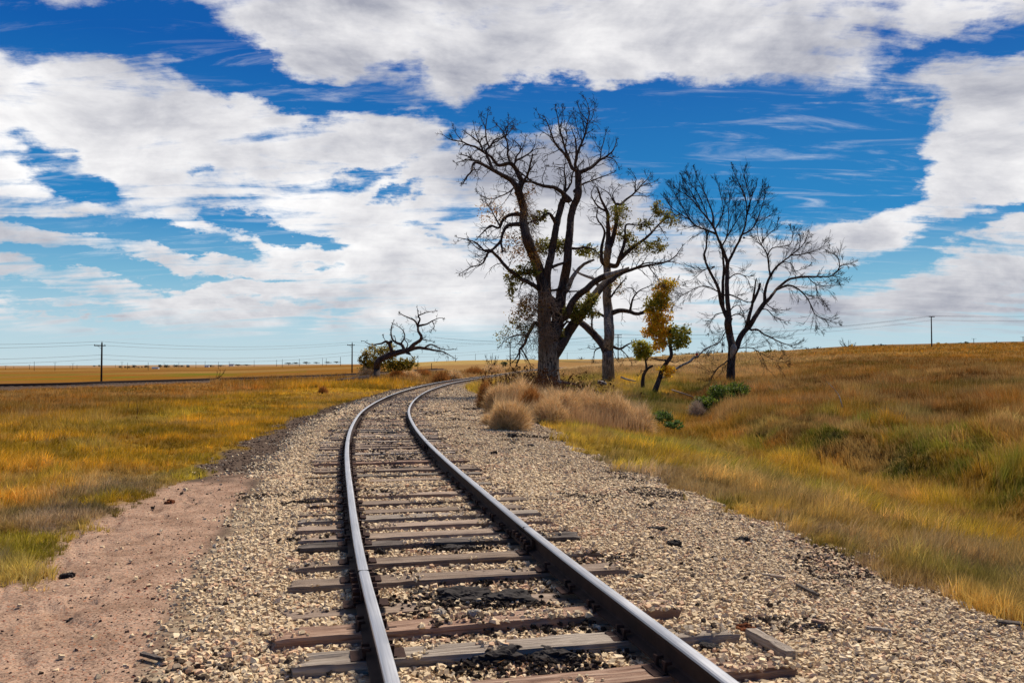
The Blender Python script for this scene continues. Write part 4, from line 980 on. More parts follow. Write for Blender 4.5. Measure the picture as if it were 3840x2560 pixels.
# --- second cottonwood
t2 = Tree(65, 202); t2.fat = 1.12
t2.limb('c4', [(1305, 1190), (1303, 1120), (1300, 1000), (1298, 930), (1308, 800), (1300, 600), (1290, 450), (1298, 350), (1290, 230), (1292, 150), (1300, 70), (1308, 0)], 100, 46, 0, True, tw=.1)
t2.ntrunk = 1
t2.limb('c3', [(1560, 1480), (1548, 1400), (1545, 1300), (1540, 1150), (1528, 1050), (1480, 950), (1450, 850)], 62, 12, -1)
t2.limb('c3', [(1570, 1400), (1592, 1300), (1622, 1150), (1618, 1060), (1622, 1000), (1660, 1000), (1720, 950), (1790, 895), (1850, 820), (1902, 770), (1932, 720)], 48, 4, 1.5)
t2.limb('c3', [(1780, 900), (1792, 800), (1800, 760), (1752, 680)], 14, 3)
t2.limb('c3', [(1850, 820), (1940, 800), (1990, 780)], 9, 3)
t2.limb('c3', [(1600, 970), (1545, 890), (1480, 850), (1420, 800)], 14, 3)
t2.limb('c3', [(1530, 1060), (1450, 1010), (1390, 900), (1420, 830)], 20, 4)
t2.limb('c3', [(1590, 1000), (1590, 900), (1640, 830)], 14, 3)
t2.limb('c3', [(1490, 1520), (1482, 1430), (1490, 1350), (1512, 1250), (1490, 1190), (1440, 1120), (1450, 1040)], 38, 8, -1)
t2.limb('c3', [(1620, 1560), (1650, 1480), (1682, 1400), (1702, 1300), (1700, 1230), (1722, 1185), (1822, 1192), (1880, 1150)], 46, 6, -1)
t2.limb('c3', [(1660, 1530), (1760, 1400), (1850, 1330), (1932, 1262), (2010, 1180), (2092, 1112), (2190, 1092)], 42, 5, 1)
t2.limb('c3', [(1850, 1340), (1950, 1360), (2040, 1380)], 16, 4)
t2.limb('c3', [(2010, 1180), (2040, 1230), (2080, 1300)], 10, 3)
t2.limb('c3', [(1930, 1260), (1920, 1150), (1990, 1060)], 12, 3)
t2.limb('c4', [(1290, 960), (1262, 900), (1200, 820), (1110, 730), (1055, 685), (960, 620), (830, 490), (760, 430)], 66, 34, 2.5, tw=.3)
t2.limb('c4', [(1300, 640), (1400, 592), (1480, 600), (1552, 620), (1622, 590), (1682, 520)], 44, 18, -1)
t2.limb('c4', [(1480, 590), (1505, 500), (1560, 430), (1652, 385)], 20, 5)
t2.limb('c4', [(1540, 450), (1480, 400), (1420, 430)], 9, 3)
t2.limb('c4', [(1622, 590), (1720, 600), (1800, 560), (1900, 480)], 16, 3)
t2.limb('c4', [(1680, 530), (1760, 480), (1830, 400), (1880, 330)], 14, 3)
t2.limb('c4', [(1335, 890), (1400, 912), (1460, 880), (1520, 850)], 30, 6)
t2.limb('c4', [(1400, 905), (1450, 960), (1490, 1020)], 10, 3)
t2.limb('c4', [(1270, 640), (1200, 610), (1165, 680), (1170, 800)], 24, 8)
t2.limb('c4', [(1250, 900), (1190, 930), (1180, 1010)], 14, 4)
t2.limb('c4', [(1290, 420), (1220, 380), (1180, 330), (1100, 300), (1020, 260)], 36, 14, 1, pale=True, tw=.3)
t2.limb('c4', [(1320, 480), (1380, 400), (1440, 330)], 20, 6)
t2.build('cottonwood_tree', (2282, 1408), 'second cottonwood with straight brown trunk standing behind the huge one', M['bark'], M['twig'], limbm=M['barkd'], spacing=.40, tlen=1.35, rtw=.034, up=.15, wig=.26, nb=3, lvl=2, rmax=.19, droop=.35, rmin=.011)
leafy_obj('leaves', [lc('c3', 1640, 1080, 90, 100, 64, 800, OG, .14), lc('c3', 1990, 1020, 50, 50, 65, 350, OG, .15), lc('c3', 2050, 1100, 90, 60, 65, 600, OG, .14), lc('c3', 2130, 1150, 70, 50, 65, 380, OG, .14), lc('c3', 1880, 1180, 70, 50, 65, 400, OG, .14), lc('c3', 2000, 1380, 80, 60, 65, 620, OG, .14), lc('c3', 1730, 1290, 90, 50, 65, 650, OG, .14),
    lc('c3', 1760, 1400, 70, 70, 65, 380, OG, .14), lc('c3', 1400, 1430, 120, 50, 66, 500, OG, .14), lc('c4', 1360, 380, 90, 60, 65, 420, OG+BLV, .13), lc('c4', 1620, 60, 120, 50, 65, 450, OG, .13), lc('c3', 1600, 1180, 60, 120, 65, 380, BLV, .12)], parent=t2.root, org=t2.org)

# --- bare elm on the right
t3 = Tree(60, 303)
t3.limb('b', [(700, 1400), (700, 1330), (710, 1150), (722, 1000), (728, 900), (702, 750), (680, 620), (690, 560)], 104, 78, 0, True, tw=0)
t3.limb('b', [(760, 960), (775, 870), (830, 740), (910, 650), (960, 570), (1020, 480), (1082, 395)], 76, 46, 1.0, tw=.2)
t3.ntrunk = 2
t3.limb('b', [(670, 600), (612, 430), (588, 320), (560, 210), (500, 90), (450, -10), (428, -70), (416, -118)], 52, 24, -.8, tw=.2)
t3.limb('c5', [(618, 985), (608, 940), (630, 870), (630, 750), (600, 690), (560, 640)], 24, 6)
t3.limb('c5', [(770, 1440), (788, 1300), (790, 1200), (797, 1080), (782, 930), (760, 850)], 36, 18, .8, tw=.2)
t3.limb('b', [(690, 560), (672, 380), (665, 200), (668, 50), (672, -40)], 56, 44, .4, tw=.2)
t3.limb('c5', [(835, 1010), (780, 880), (740, 790), (700, 690), (640, 600), (560, 500), (470, 400), (360, 330), (290, 260)], 34, 4, -1.2)
t3.limb('c5', [(840, 1005), (900, 900), (960, 790), (1000, 670), (1015, 560), (1010, 450), (980, 350), (920, 280), (870, 240)], 30, 4, 1)
t3.limb('c5', [(700, 690), (690, 560), (650, 450), (620, 380), (560, 250), (510, 130)], 20, 3)
t3.limb('c5', [(720, 690), (790, 540), (770, 400), (740, 290), (700, 230)], 14, 3)
t3.limb('c5', [(560, 500), (500, 380), (440, 280), (400, 200)], 12, 3)
t3.limb('c5', [(640, 600), (600, 470), (540, 350), (470, 250), (440, 130)], 12, 3)
t3.limb('c5', [(785, 860), (820, 780), (842, 640), (842, 480), (862, 350), (830, 280)], 16, 3)
t3.limb('c5', [(815, 800), (900, 660), (960, 560), (1005, 510)], 14, 4)
t3.limb('c5', [(710, 765), (620, 710), (540, 680), (470, 620), (390, 570), (300, 500), (235, 410)], 22, 4, -1)
t3.limb('c5', [(540, 680), (480, 690), (370, 715)], 9, 3)
t3.limb('c5', [(470, 620), (400, 480), (330, 380), (290, 300)], 12, 3)
t3.limb('c5', [(390, 570), (320, 560), (240, 380)], 9, 3)
t3.limb('c5', [(1015, 560), (1042, 420), (1010, 300), (990, 200), (1012, 110)], 16, 3)
t3.limb('c5', [(1010, 450), (950, 300), (905, 210), (880, 110)], 13, 3)
t3.limb('c5', [(1035, 420), (1090, 330), (1110, 250)], 12, 3)
t3.limb('c5', [(990, 760), (1050, 710), (1100, 640), (1150, 520), (1182, 400), (1190, 300)], 18, 3)
t3.limb('c5', [(1100, 640), (1200, 600), (1295, 530)], 9, 3)
t3.limb('c5', [(1060, 560), (1120, 440), (1160, 330), (1165, 260)], 9, 3)
t3.limb('b', [(1082, 400), (1080, 300), (1110, 170), (1150, 90)], 42, 26, 0)
t3.limb('c5', [(1215, 1160), (1270, 1090), (1340, 1020), (1420, 960), (1500, 900), (1560, 830), (1592, 740)], 26, 4, 1)
t3.limb('c5', [(1240, 1150), (1220, 1040), (1210, 950), (1180, 890), (1130, 800), (1110, 700), (1090, 600)], 20, 4, -1)
t3.limb('c5', [(1210, 940), (1250, 890), (1330, 870), (1420, 850), (1450, 760), (1420, 680)], 13, 3)
t3.limb('c5', [(1180, 890), (1080, 810), (1000, 790)], 9, 3)
t3.limb('c5', [(1150, 830), (1210, 760), (1290, 690), (1310, 610)], 10, 3)
t3.limb('c5', [(1440, 955), (1560, 940), (1660, 910), (1740, 860), (1772, 800)], 14, 3)
t3.limb('c5', [(1340, 1020), (1430, 1030), (1480, 1100), (1600, 1060)], 10, 3)
t3.limb('c5', [(1500, 900), (1520, 800), (1470, 700)], 10, 3)
t3.limb('b', [(1075, 410), (1160, 315), (1222, 240), (1330, 150), (1432, 122), (1560, 115), (1700, 110), (1800, 105), (1870, 60), (1920, 20)], 40, 12, 1.5, tw=.6)
t3.limb('c5', [(1870, 1110), (1902, 1055), (1960, 1040), (2042, 1018)], 15, 3)
t3.limb('c5', [(1898, 1065), (1880, 980), (1820, 930), (1760, 920)], 12, 3)
t3.limb('c5', [(1820, 1150), (1900, 1165), (1965, 1200)], 10, 3)
t3.limb('b', [(1222, 262), (1340, 208), (1430, 232), (1500, 290), (1562, 370), (1602, 460), (1652, 540), (1750, 580), (1900, 622)], 26, 4, -1)
t3.limb('b', [(1642, 530), (1650, 650), (1705, 705)], 8, 3)
t3.limb('b', [(1560, 120), (1640, 190), (1780, 210), (1900, 205)], 12, 3)
t3.limb('b', [(1640, 190), (1660, 300), (1700, 400), (1780, 450)], 10, 3)
t3.limb('b', [(880, 690), (902, 560), (940, 430), (962, 300), (990, 125)], 56, 12, -.7, stub=True, tw=.1)
t3.limb('b', [(958, 400), (1000, 290), (1032, 180)], 40, 24, .2, stub=True, tw=0)
t3.limb('b', [(930, 690), (1000, 690), (1070, 740), (1150, 780), (1250, 830), (1380, 870), (1500, 820)], 28, 4, -1)
t3.limb('b', [(775, 905), (850, 890), (950, 900), (1050, 960), (1150, 1010), (1340, 1070)], 13, 3, -1)
t3.limb('b', [(610, 510), (550, 520), (520, 550), (480, 620), (468, 725)], 11, 3)
t3.limb('b', [(650, 320), (540, 260), (440, 215), (340, 230), (240, 280), (150, 330), (60, 450)], 18, 3, -1)
t3.limb('b', [(530, 0), (450, 20), (380, 60), (300, 130), (220, 180)], 14, 3, -1)
t3.limb('b', [(695, 140), (750, 85), (830, 90), (900, 150), (932, 262)], 16, 3, .6)
t3.limb('b', [(700, 290), (780, 340), (860, 380), (930, 395)], 18, 8)
t3.limb('b', [(715, 550), (770, 520), (850, 560), (880, 640)], 14, 4)
t3.limb('b', [(710, 500), (740, 440), (800, 430), (850, 520), (870, 640)], 14, 3)
t3.limb('b', [(1000, 480), (1100, 470), (1200, 560), (1330, 600)], 16, 3)
t3.limb('b', [(1100, 420), (1180, 470), (1300, 480)], 12, 3)
t3.limb('b', [(690, 1010), (620, 1070), (540, 1140), (480, 1250), (440, 1320), (375, 1362)], 16, 4, -1)
t3.limb('b', [(690, 660), (640, 730), (580, 830), (450, 900), (385, 950), (340, 990)], 12, 5, -1)
t3.limb('b', [(672, 640), (620, 720), (590, 820)], 8, 3)
t3.build('elm_tree', (2738, 1450), 'tall leafless dark tree standing right of the others by the ditch', M['barkd'], M['twigd'], spacing=.25, tlen=1.25, tipf=.20, rtw=.019, up=.20, wig=.13, nb=4, lvl=2, rmax=.13, fwd=.76, rmin=.0078, droop=.22)
ppx = TB(); pts = np.array([at(2500+745*.34, 1000+850*.34, 59.55), at(2500+740*.34, 1000+900*.34, 59.52), at(2500+722*.34, 1000+960*.34, 59.55), at(2500+712*.34, 1000+1010*.34, 59.55)])
ppx.tube(*catmull(pts, [.10, .24, .16, .04], .1), 8, .1, 3); ppx.obj('bare_wood_scar', M['pale'], t3.root, t3.org)

# --- small yellow leaved tree and its neighbour
YL = [(.90, .56, .035), (.80, .42, .03), (.66, .46, .03), (.90, .64, .06)]; YG = [(.38, .33, .03), (.52, .40, .035), (.24, .23, .03)]
GR = [(.30, .32, .03), (.42, .40, .045), (.20, .21, .025), (.55, .46, .06)]
t4 = Tree(55, 404)
t4.limb('c7', [(350, 1450), (366, 1410), (402, 1300), (440, 1180), (500, 1090), (552, 1000), (536, 900), (530, 800), (540, 700)], 74, 34, 0, True, tw=.1)
t4.ntrunk = 1
t4.limb('c7', [(500, 1060), (400, 1060), (312, 1042)], 28, 12, -.5)
t4.limb('c7', [(550, 1080), (600, 1095), (650, 1078), (720, 1040)], 16, 4)
t4.limb('c7', [(535, 800), (460, 650), (432, 450), (442, 300), (480, 150), (525, 60)], 26, 5, .3)
t4.limb('c7', [(535, 760), (600, 700), (700, 680), (800, 620)], 16, 3, .4)
t4.limb('c7', [(445, 520), (330, 480), (260, 400)], 14, 4, -.3)
t4.limb('c7', [(450, 300), (560, 200), (640, 60)], 14, 3, .3)
t4.limb('c7', [(440, 400), (560, 380), (680, 420)], 14, 3, .3)
t4.limb('c7', [(540, 900), (430, 800), (300, 720)], 14, 4, -.3)
t4.limb('c7', [(440, 330), (540, 300), (660, 250)], 10, 3, .3)
t4.build('small_tree', (2462, 1455), 'small crooked leaning tree with golden yellow leaves between the big trees', M['barkd'], M['twig'], spacing=.32, tlen=.75, rtw=.014, up=.1, wig=.3, nb=3, lvl=1, rmax=.09, rmin=.008)
def l7(x, y, rx, ry, n, cols, D=55, size=.15): return lc('c7', x, y, rx*1.10, ry*1.10, D, int(n*.95), cols, size, seeds=50)
leafy_obj('leaves', [l7(500, 120, 100, 70, 620, YL+YG), l7(430, 240, 100, 90, 800, YG+YL), l7(340, 370, 105, 90, 1000, YG), l7(470, 350, 80, 90, 500, YG+YL), l7(390, 510, 125, 95, 1300, YL), l7(400, 640, 110, 110, 1300, YL), l7(280, 720, 70, 60, 380, YL), l7(440, 760, 95, 90, 900, YL), l7(400, 880, 80, 70, 480, YL),
    l7(640, 740, 125, 100, 1000, GR), l7(690, 830, 80, 70, 520, GR), l7(620, 880, 70, 50, 300, GR), l7(500, 1190, 85, 60, 520, YL)], parent=t4.root, org=t4.org)
t5 = Tree(57, 505)
t5.limb('c7', [(205, 1400), (203, 1345), (215, 1250), (265, 1175), (325, 1135)], 56, 30, 0, True, stub=True, tw=.6)
t5.ntrunk = 1
t5.limb('c7', [(255, 1190), (235, 1100), (222, 1000), (200, 900), (160, 850)], 34, 6, .3)
t5.limb('c7', [(240, 1080), (300, 1000), (380, 920)], 16, 4, .3)
t5.limb('c7', [(230, 1180), (180, 1220), (150, 1260)], 10, 3)
t5.build('small_tree', (2412, 1432), 'stunted broken tree with dull green leaves left of the yellow one', M['barkd'], M['twig'], spacing=.22, tlen=.55, rtw=.013, up=-.05, wig=.3, nb=3, lvl=2, rmax=.12, rmin=.008)
leafy_obj('leaves', [l7(200, 930, 95, 85, 1100, GR+YG, 57), l7(170, 1010, 60, 50, 350, GR, 57), l7(270, 960, 60, 60, 300, GR, 57)], parent=t5.root, org=t5.org)
# fallen limb leaning beside the yellow tree
t6 = Tree(55.5, 606)
t6.limb('c7', [(440, 1290), (500, 1262), (575, 1212), (680, 1142), (780, 1092), (835, 1040), (885, 1025)], 22, 34, .8, True, stub=True, tw=.15)
t6.ntrunk = 1
t6.limb('c7', [(880, 1030), (930, 975), (965, 942), (1050, 890), (1140, 852), (1260, 760)], 16, 5, .6, tw=.4)
t6.limb('c7', [(970, 945), (1040, 1010), (1130, 1060)], 8, 3)
t6.build('fallen_limb', (2525, 1400), 'long pale splintered limb propped up right of the yellow leaved tree', M['pale'], M['twig'], spacing=.4, tlen=.6, rtw=.012, up=.1, wig=.3, nb=2, lvl=1, rmax=.1, rmin=.008, cat='dead limb')

# --- leaning dead tree on the left
t7 = Tree(90, 707)
t7.limb('c2', [(556, 880), (558, 840), (560, 750), (572, 670), (640, 622), (720, 592), (800, 572), (872, 552)], 70, 52, 0, True, tw=.05)
t7.ntrunk = 1
t7.limb('c2', [(868, 556), (960, 530), (1060, 545), (1150, 562), (1210, 575), (1262, 602), (1332, 640)], 42, 4, .8)
t7.limb('c2', [(1010, 535), (1080, 500), (1160, 530), (1240, 550), (1332, 545)], 20, 4)
t7.limb('c2', [(868, 545), (922, 500), (980, 460), (990, 420), (962, 370), (955, 320), (930, 270), (880, 240), (820, 215), (780, 190)], 46, 6, -.5)
t7.limb('c2', [(958, 325), (980, 250), (962, 222), (1000, 200), (1060, 180), (1132, 175)], 22, 4, .8)
t7.limb('c2', [(960, 322), (1040, 300), (1100, 270), (1170, 240), (1212, 245)], 24, 4, -.6)
t7.limb('c2', [(1100, 270), (1120, 330), (1070, 370)], 10, 3)
t7.limb('c2', [(968, 225), (958, 170), (950, 135)], 12, 4)
t7.limb('c2', [(990, 440), (1060, 460), (1110, 470)], 14, 4)
t7.limb('c2', [(718, 585), (690, 530), (680, 490), (700, 470)], 44, 28, -.4, tw=.3)
t7.limb('c2', [(700, 500), (650, 470), (600, 490), (500, 500), (440, 470), (415, 465)], 26, 4, -.8)
t7.limb('c2', [(640, 470), (620, 420)], 8, 3)
t7.limb('c2', [(832, 565), (800, 505), (740, 480), (700, 440), (692, 350), (720, 272)], 36, 5, .7)
t7.limb('c2', [(795, 500), (832, 430), (820, 370), (780, 330), (720, 300)], 18, 4, -.5)
t7.limb('c2', [(750, 480), (730, 420), (700, 410)], 12, 3)
t7.limb('c2', [(835, 568), (850, 580), (882, 594)], 30, 22, stub=True, tw=0)
t7.limb('c2', [(820, 570), (860, 500), (820, 440), (880, 460)], 14, 4)
t7.limb('c2', [(880, 590), (930, 640), (960, 625)], 8, 3)
t7.build('dead_tree', (1412, 1421), 'leaning leafless tree with its trunk bent flat to the right, left of the track', M['barkd'], M['twigd'], spacing=.42, tlen=1.0, rtw=.024, up=.12, wig=.3, nb=3, lvl=2, rmax=.19, rmin=.012, droop=.3)
OL = [(.20, .165, .018), (.30, .22, .02), (.12, .11, .014), (.42, .28, .025)]
sx = at(1430, 1392, 97)
def c2l(x, y, rx, ry, n, cols=OL): return lc('c2', x, y, rx, ry, 97, n, cols, .19, seeds=34)
leafy_obj('leafy_bush', [c2l(560, 600, 110, 80, 1500), c2l(660, 560, 80, 60, 700), c2l(430, 650, 50, 40, 380), c2l(470, 710, 80, 50, 800), c2l(600, 700, 140, 60, 1500), c2l(720, 680, 60, 60, 700), c2l(800, 710, 80, 50, 900), c2l(880, 690, 60, 55, 700), c2l(440, 600, 30, 25, 120), c2l(800, 650, 15, 25, 60)],
    'olive and yellow leafed bush behind the leaning dead tree', 'bush', org=sx)

# --- small bare shrubs
def bare_shrub(name, px, py, D, w, h, n, label, mat='twigd', r=.02, fan=1.0, dirx=0.):
    z = at(px, py, D); t = TB(); rg = np.random.default_rng(int(px))
    W = w/F*D; H = h/F*D
    for i in range(n):
        tip = np.array([rg.uniform(-.5, .5)*W+dirx*W, rg.normal(0, .2)*W, H*rg.uniform(.55, 1)]); p = np.zeros(3); pts = [p+0]
        for k in range(5): p = p+(tip*(1/5))*np.array([1.2 if k < 3 else .7, 1, .7 if k < 2 else 1.2])+rg.normal(0, .03, 3)*H; pts.append(p+0)
        pts = np.array(pts); t.tube(pts, np.linspace(r, r*.4, 6), 4)
        for q in range(4):
            k = rg.integers(2, 6); d = rg.normal(0, .5, 3)+np.array([0, 0, .8]); d /= np.linalg.norm(d); t.tube(np.array([pts[k-1], pts[k-1]+d*H*.15, pts[k-1]+d*H*.28+rg.normal(0, .03, 3)*H]), [r*.5, r*.4, r*.3], 3)
    me = mesh_np(name, np.concatenate(t.V), quads=np.concatenate(t.Q), mat=M[mat], smooth=True)
    return tag(link(name, me, loc=tuple(float(v) for v in z)), label, 'shrub')
bare_shrub('bare_shrub', 1848, 1375, 150, 62, 46, 12, 'small leafless shrub beyond the bend, left of the dark pole', r=.05)
bare_shrub('bare_shrub', 3190, 1314, 300, 64, 44, 11, 'leafless shrub fanning out to the left on the right hand skyline', r=.09, dirx=-.25)
bare_shrub('bare_shrub', 3052, 1321, 290, 56, 22, 22, 'dense dark brown twiggy shrub on the right hand skyline', r=.10)
bare_shrub('bare_shrub', 812, 1419, 62, 60, 40, 5, 'spindly dead sapling with arching twigs left of the far track', r=.016, dirx=.3)
bare_shrub('bare_shrub', 2180, 1347, 500, 40, 10, 9, 'tiny bare shrub on the golden skyline between the cottonwoods', r=.10)
def small_leafy(px, py, D, w, h, cols, label, n=300, name='shrub', cat='shrub', group=None):
    s = D/F; leafy_obj(name, [leafy('', at(px, py-h*.45, D), (w*.5*s, w*.5*s, h*.5*s), n, max(.12, D*.0012), cols, seeds=16, smin=.5)], label, cat, org=at(px, py, D), group=group)
SG = [(.05, .065, .02), (.08, .09, .03)]; SY = [(.40, .24, .03), (.30, .19, .03), (.46, .29, .05)]; ST_ = [(.22, .17, .07), (.16, .14, .06), (.30, .20, .08)]
small_leafy(1890, 1372, 150, 22, 18, SG, 'small dark green shrub just left of the dark pole beyond the bend')
for (px, py, w, h, c, lab) in [(3168, 1314, 26, 18, SY, 'bright yellow shrub at the left foot of the skyline bare shrub'), (3196, 1312, 28, 22, SY, 'bright yellow shrub behind the skyline bare shrub'), (3230, 1311, 22, 12, SY, 'low yellow shrub right of the skyline bare shrub'),
    (3262, 1310, 22, 12, SY, 'low yellow shrub just left of the tiny conifer'), (3307, 1307, 36, 18, [(.018, .022, .012), (.03, .035, .018)], 'dark dense evergreen shrub on the right hand skyline'), (3276, 1306, 8, 14, SG, 'tiny pointed conifer left of the dark evergreen shrub'),
    (3522, 1300, 26, 17, SY, 'orange yellow shrub just right of the tall right hand pole'), (3548, 1298, 12, 13, SY, 'thin yellow shrub right of the orange one past the tall pole'), (3582, 1297, 22, 10, SG, 'low green shrub left of the thorny one near the crossarm pole'),
    (3603, 1297, 18, 14, SG, 'thorny dark shrub between low green shrubs near the crossarm pole'), (3624, 1296, 20, 14, SG, 'rounded dark shrub just left of the short crossarm pole'), (3738, 1294, 28, 12, SG, 'low green shrub right of the short crossarm pole'), (3800, 1293, 18, 10, SG, 'low green shrub near the right edge of the photo'),
    (3420, 1303, 26, 8, ST_, 'low olive shrub left of the tall right hand pole'), (3105, 1316, 30, 12, SY, 'low yellow shrub between the twiggy shrub and the bare one'), (3010, 1320, 22, 10, SY, 'low yellow shrub left of the twiggy skyline shrub'),
    (2935, 1322, 24, 12, SY, 'yellow shrub on the skyline right of the bare elm'), (2910, 1323, 26, 11, SY, 'golden shrub just left of another on the skyline by the elm'), (2880, 1324, 28, 15, [(.14, .15, .04), (.22, .19, .05)], 'green and yellow shrub on the skyline right of the elm trunk')]:
    small_leafy(px, py, 300, w, h, c, lab, 260)
for i, (px, py) in enumerate([(2530, 1338), (2560, 1337), (2592, 1336), (2622, 1334), (2654, 1333), (2690, 1331), (2560, 1342), (2620, 1340), (2790, 1329), (2830, 1327), (2505, 1341), (2430, 1344), (2360, 1346), (2320, 1347)]):
    small_leafy(px, py, 480+20*(i % 4), 40, 14 if px > 2480 else 8, ST_, 'faded olive tree in the distant row behind the yellow leaved tree', 200, 'distant_tree', 'tree', 'distant row of trees behind the small trees')

# ------------------------------------------------------------------ log and other wood on the ground
def log(name, P3, R, mat, label, cat, rough=.14, n=12, group=None):
    t = TB(); P3 = np.array(P3); org = P3[0].copy(); a, b = catmull(P3, R, max(.03, R[0]*.4)); t.tube(a, b, n, rough, int(abs(P3[0][0])*10)); V = np.concatenate(t.V); Q = np.concatenate(t.Q)
    T = []
    for e in (0, len(a)-1):
        V = np.concatenate([V, V[e*n:(e+1)*n].mean(0)[None]]); ci = len(V)-1
        T += [(e*n+k, e*n+(k+1) % n, ci) for k in range(n)]
    me = mesh_np(name, V-org, tris=np.array(T), quads=Q, mat=mat); return tag(link(name, me, loc=tuple(float(v) for v in org)), label, cat, group)
log('fallen_log', [at(1196, 1437, 78), at(1240, 1433, 78.5), at(1290, 1429, 79), at(1330, 1425, 80), at(1384, 1420, 81)], [.22, .25, .28, .33, .36], M['barkd'], 'long weathered log lying on the yellow grass left of the leaning dead tree', 'log')
log('fallen_branch', [at(2060, 1424, 48), at(2100, 1432, 47.5), at(2140, 1437, 47), at(2180, 1446, 47)], [.10, .09, .07, .03], M['pale'], 'pale fallen branch at the right foot of the huge trunk', 'branch')
log('fallen_branch', [at(2242, 1432, 50), at(2262, 1436, 50), at(2275, 1440, 50)], [.12, .14, .06], M['pale'], 'short thick bleached stump piece in the grass before the second trunk', 'branch')
log('fallen_branch', [at(2330, 1414, 56), at(2352, 1422, 55), at(2384, 1429, 54)], [.07, .06, .03], M['pale'], 'dead branch lying in grass between the second trunk and stunted tree', 'branch')
log('fallen_branch', [at(2520, 1462, 46), at(2560, 1474, 45), at(2600, 1488, 45)], [.05, .04, .03], M['twigl'], 'thin dead branch in the hollow right of the yellow leaved tree', 'branch')
def gz(px, py):
    q = gpt(px, py, -.05); z = height(np.array([q[0]]), np.array([q[1]]))[0]; q = gpt(px, py, float(z)); return q
def plank(px0, py0, px1, py1, w, th, mat, label, name='plank', cat='wood scrap', lift=.02):
    a = gz(px0, py0); b = gz(px1, py1); n = 8; d = b-a; Ln = np.linalg.norm(d); d /= Ln; s = np.cross(d, [0, 0, 1]); org = a.copy()
    V = []; 
    for i in range(n):
        f = i/(n-1); c = a+d*Ln*f; ww = w*(1-.25*f)*rng.uniform(.85, 1.1); V += [c-s*ww/2+[0, 0, lift], c+s*ww/2+[0, 0, lift], c+s*ww*.45+[0, 0, lift+th*rng.uniform(.8, 1.1)], c-s*ww*.45+[0, 0, lift+th*rng.uniform(.8, 1.1)]]
    V = np.array(V); i = np.arange(n-1)[:, None]*4; j = np.arange(4)[None]; j2 = (j+1) % 4; Q = np.stack([i+j, i+4+j, i+4+j2, i+j2], -1).reshape(-1, 4)
    Q = np.concatenate([Q, [[0, 1, 2, 3], [n*4-1, n*4-2, n*4-3, n*4-4]]]); ang = math.atan2(d[1], d[0]); R = rotz(-ang)
    me = mesh_np(name, (V-org)@R.T, quads=Q, mat=mat); o = link(name, me, loc=tuple(float(v) for v in org)); o.rotation_euler = (0, 0, ang); return tag(o, label, cat)
plank(2818, 2395, 2965, 2485, .085, .05, M['woodg'], 'grey weathered plank lying on gravel beside the split reddish tie')
plank(532, 2468, 612, 2492, .03, .02, M['woodk'], 'black charred stick at the edge of sand and gravel')
plank(2890, 2310-140, 2945, 2178, .03, .015, M['wood'], 'brown wood splinter on gravel, farthest left of the right hand splinters', 'splinter')
plank(2860, 2165, 2935, 2173, .025, .015, M['woodg'], 'thin grey wood sliver on gravel near the dark clods', 'splinter')
plank(2990, 2206, 3070, 2246, .03, .02, M['woodk'], 'dark splinter lying next to a pale knot of wood', 'splinter')
plank(3245, 2368, 3342, 2382, .03, .02, M['woodg'], 'grey bark strip on gravel right of the plank', 'splinter')
plank(3045, 2342, 3092, 2352, .03, .02, M['woodr'], 'short reddish splinter on the gravel below the grass edge', 'splinter')
plank(1510, 1980, 1585, 1983, .03, .018, M['woodg'], 'flat wood sliver lying between the rails before the rotten tie', 'splinter')
plank(3740, 2342, 3838, 2352, .07, .012, M['woodk'], 'curled dark strip of bark at the grass edge by the right border', 'splinter')
plank(2580, 2362, 2600, 2372, .03, .015, M['woodr'], 'tiny reddish chip near the end of the grey tie', 'splinter')
def lump(name, px, py, w, hgt, mat, label, cat, flat=.4, seed=0, depth=None, z=None):
    q = gz(px, py) if z is None else gpt(px, py, z); D = q[1]; W = w/F*D*.82; H = hgt/F*D*1.15
    rg = np.random.default_rng(seed+int(px)); n, m = 22, 40
    th = np.linspace(0, PI, n); ph = np.arange(m)*2*PI/m; T, Pq = np.meshgrid(th, ph, indexing='ij')
    x = np.sin(T)*np.cos(Pq); y = np.sin(T)*np.sin(Pq); zz = np.cos(T); s0 = rg.uniform(0, 50)
    f = .42+.85*fbm(x*1.4+s0, y*1.4+zz*.9, 7, 3)+.42*(fbm(x*5+s0, y*5+zz*3, 8, 3)-.5)
    V = np.stack([x*f*W, y*f*W*(depth or .8), np.sign(zz)*np.abs(zz)**.7*(f*H*.62+.35*H*(fbm(x*3+s0, y*3, 9, 3)-.5))+H*.12], -1).reshape(-1, 3)
    i = np.arange(n-1)[:, None]*m; j = np.arange(m)[None]; j2 = (j+1) % m; Q = np.stack([i+j, i+m+j, i+m+j2, i+j2], -1).reshape(-1, 4)
    me = mesh_np(name, V, quads=Q, mat=mat); return tag(link(name, me, loc=tuple(float(v) for v in q)), label, cat)
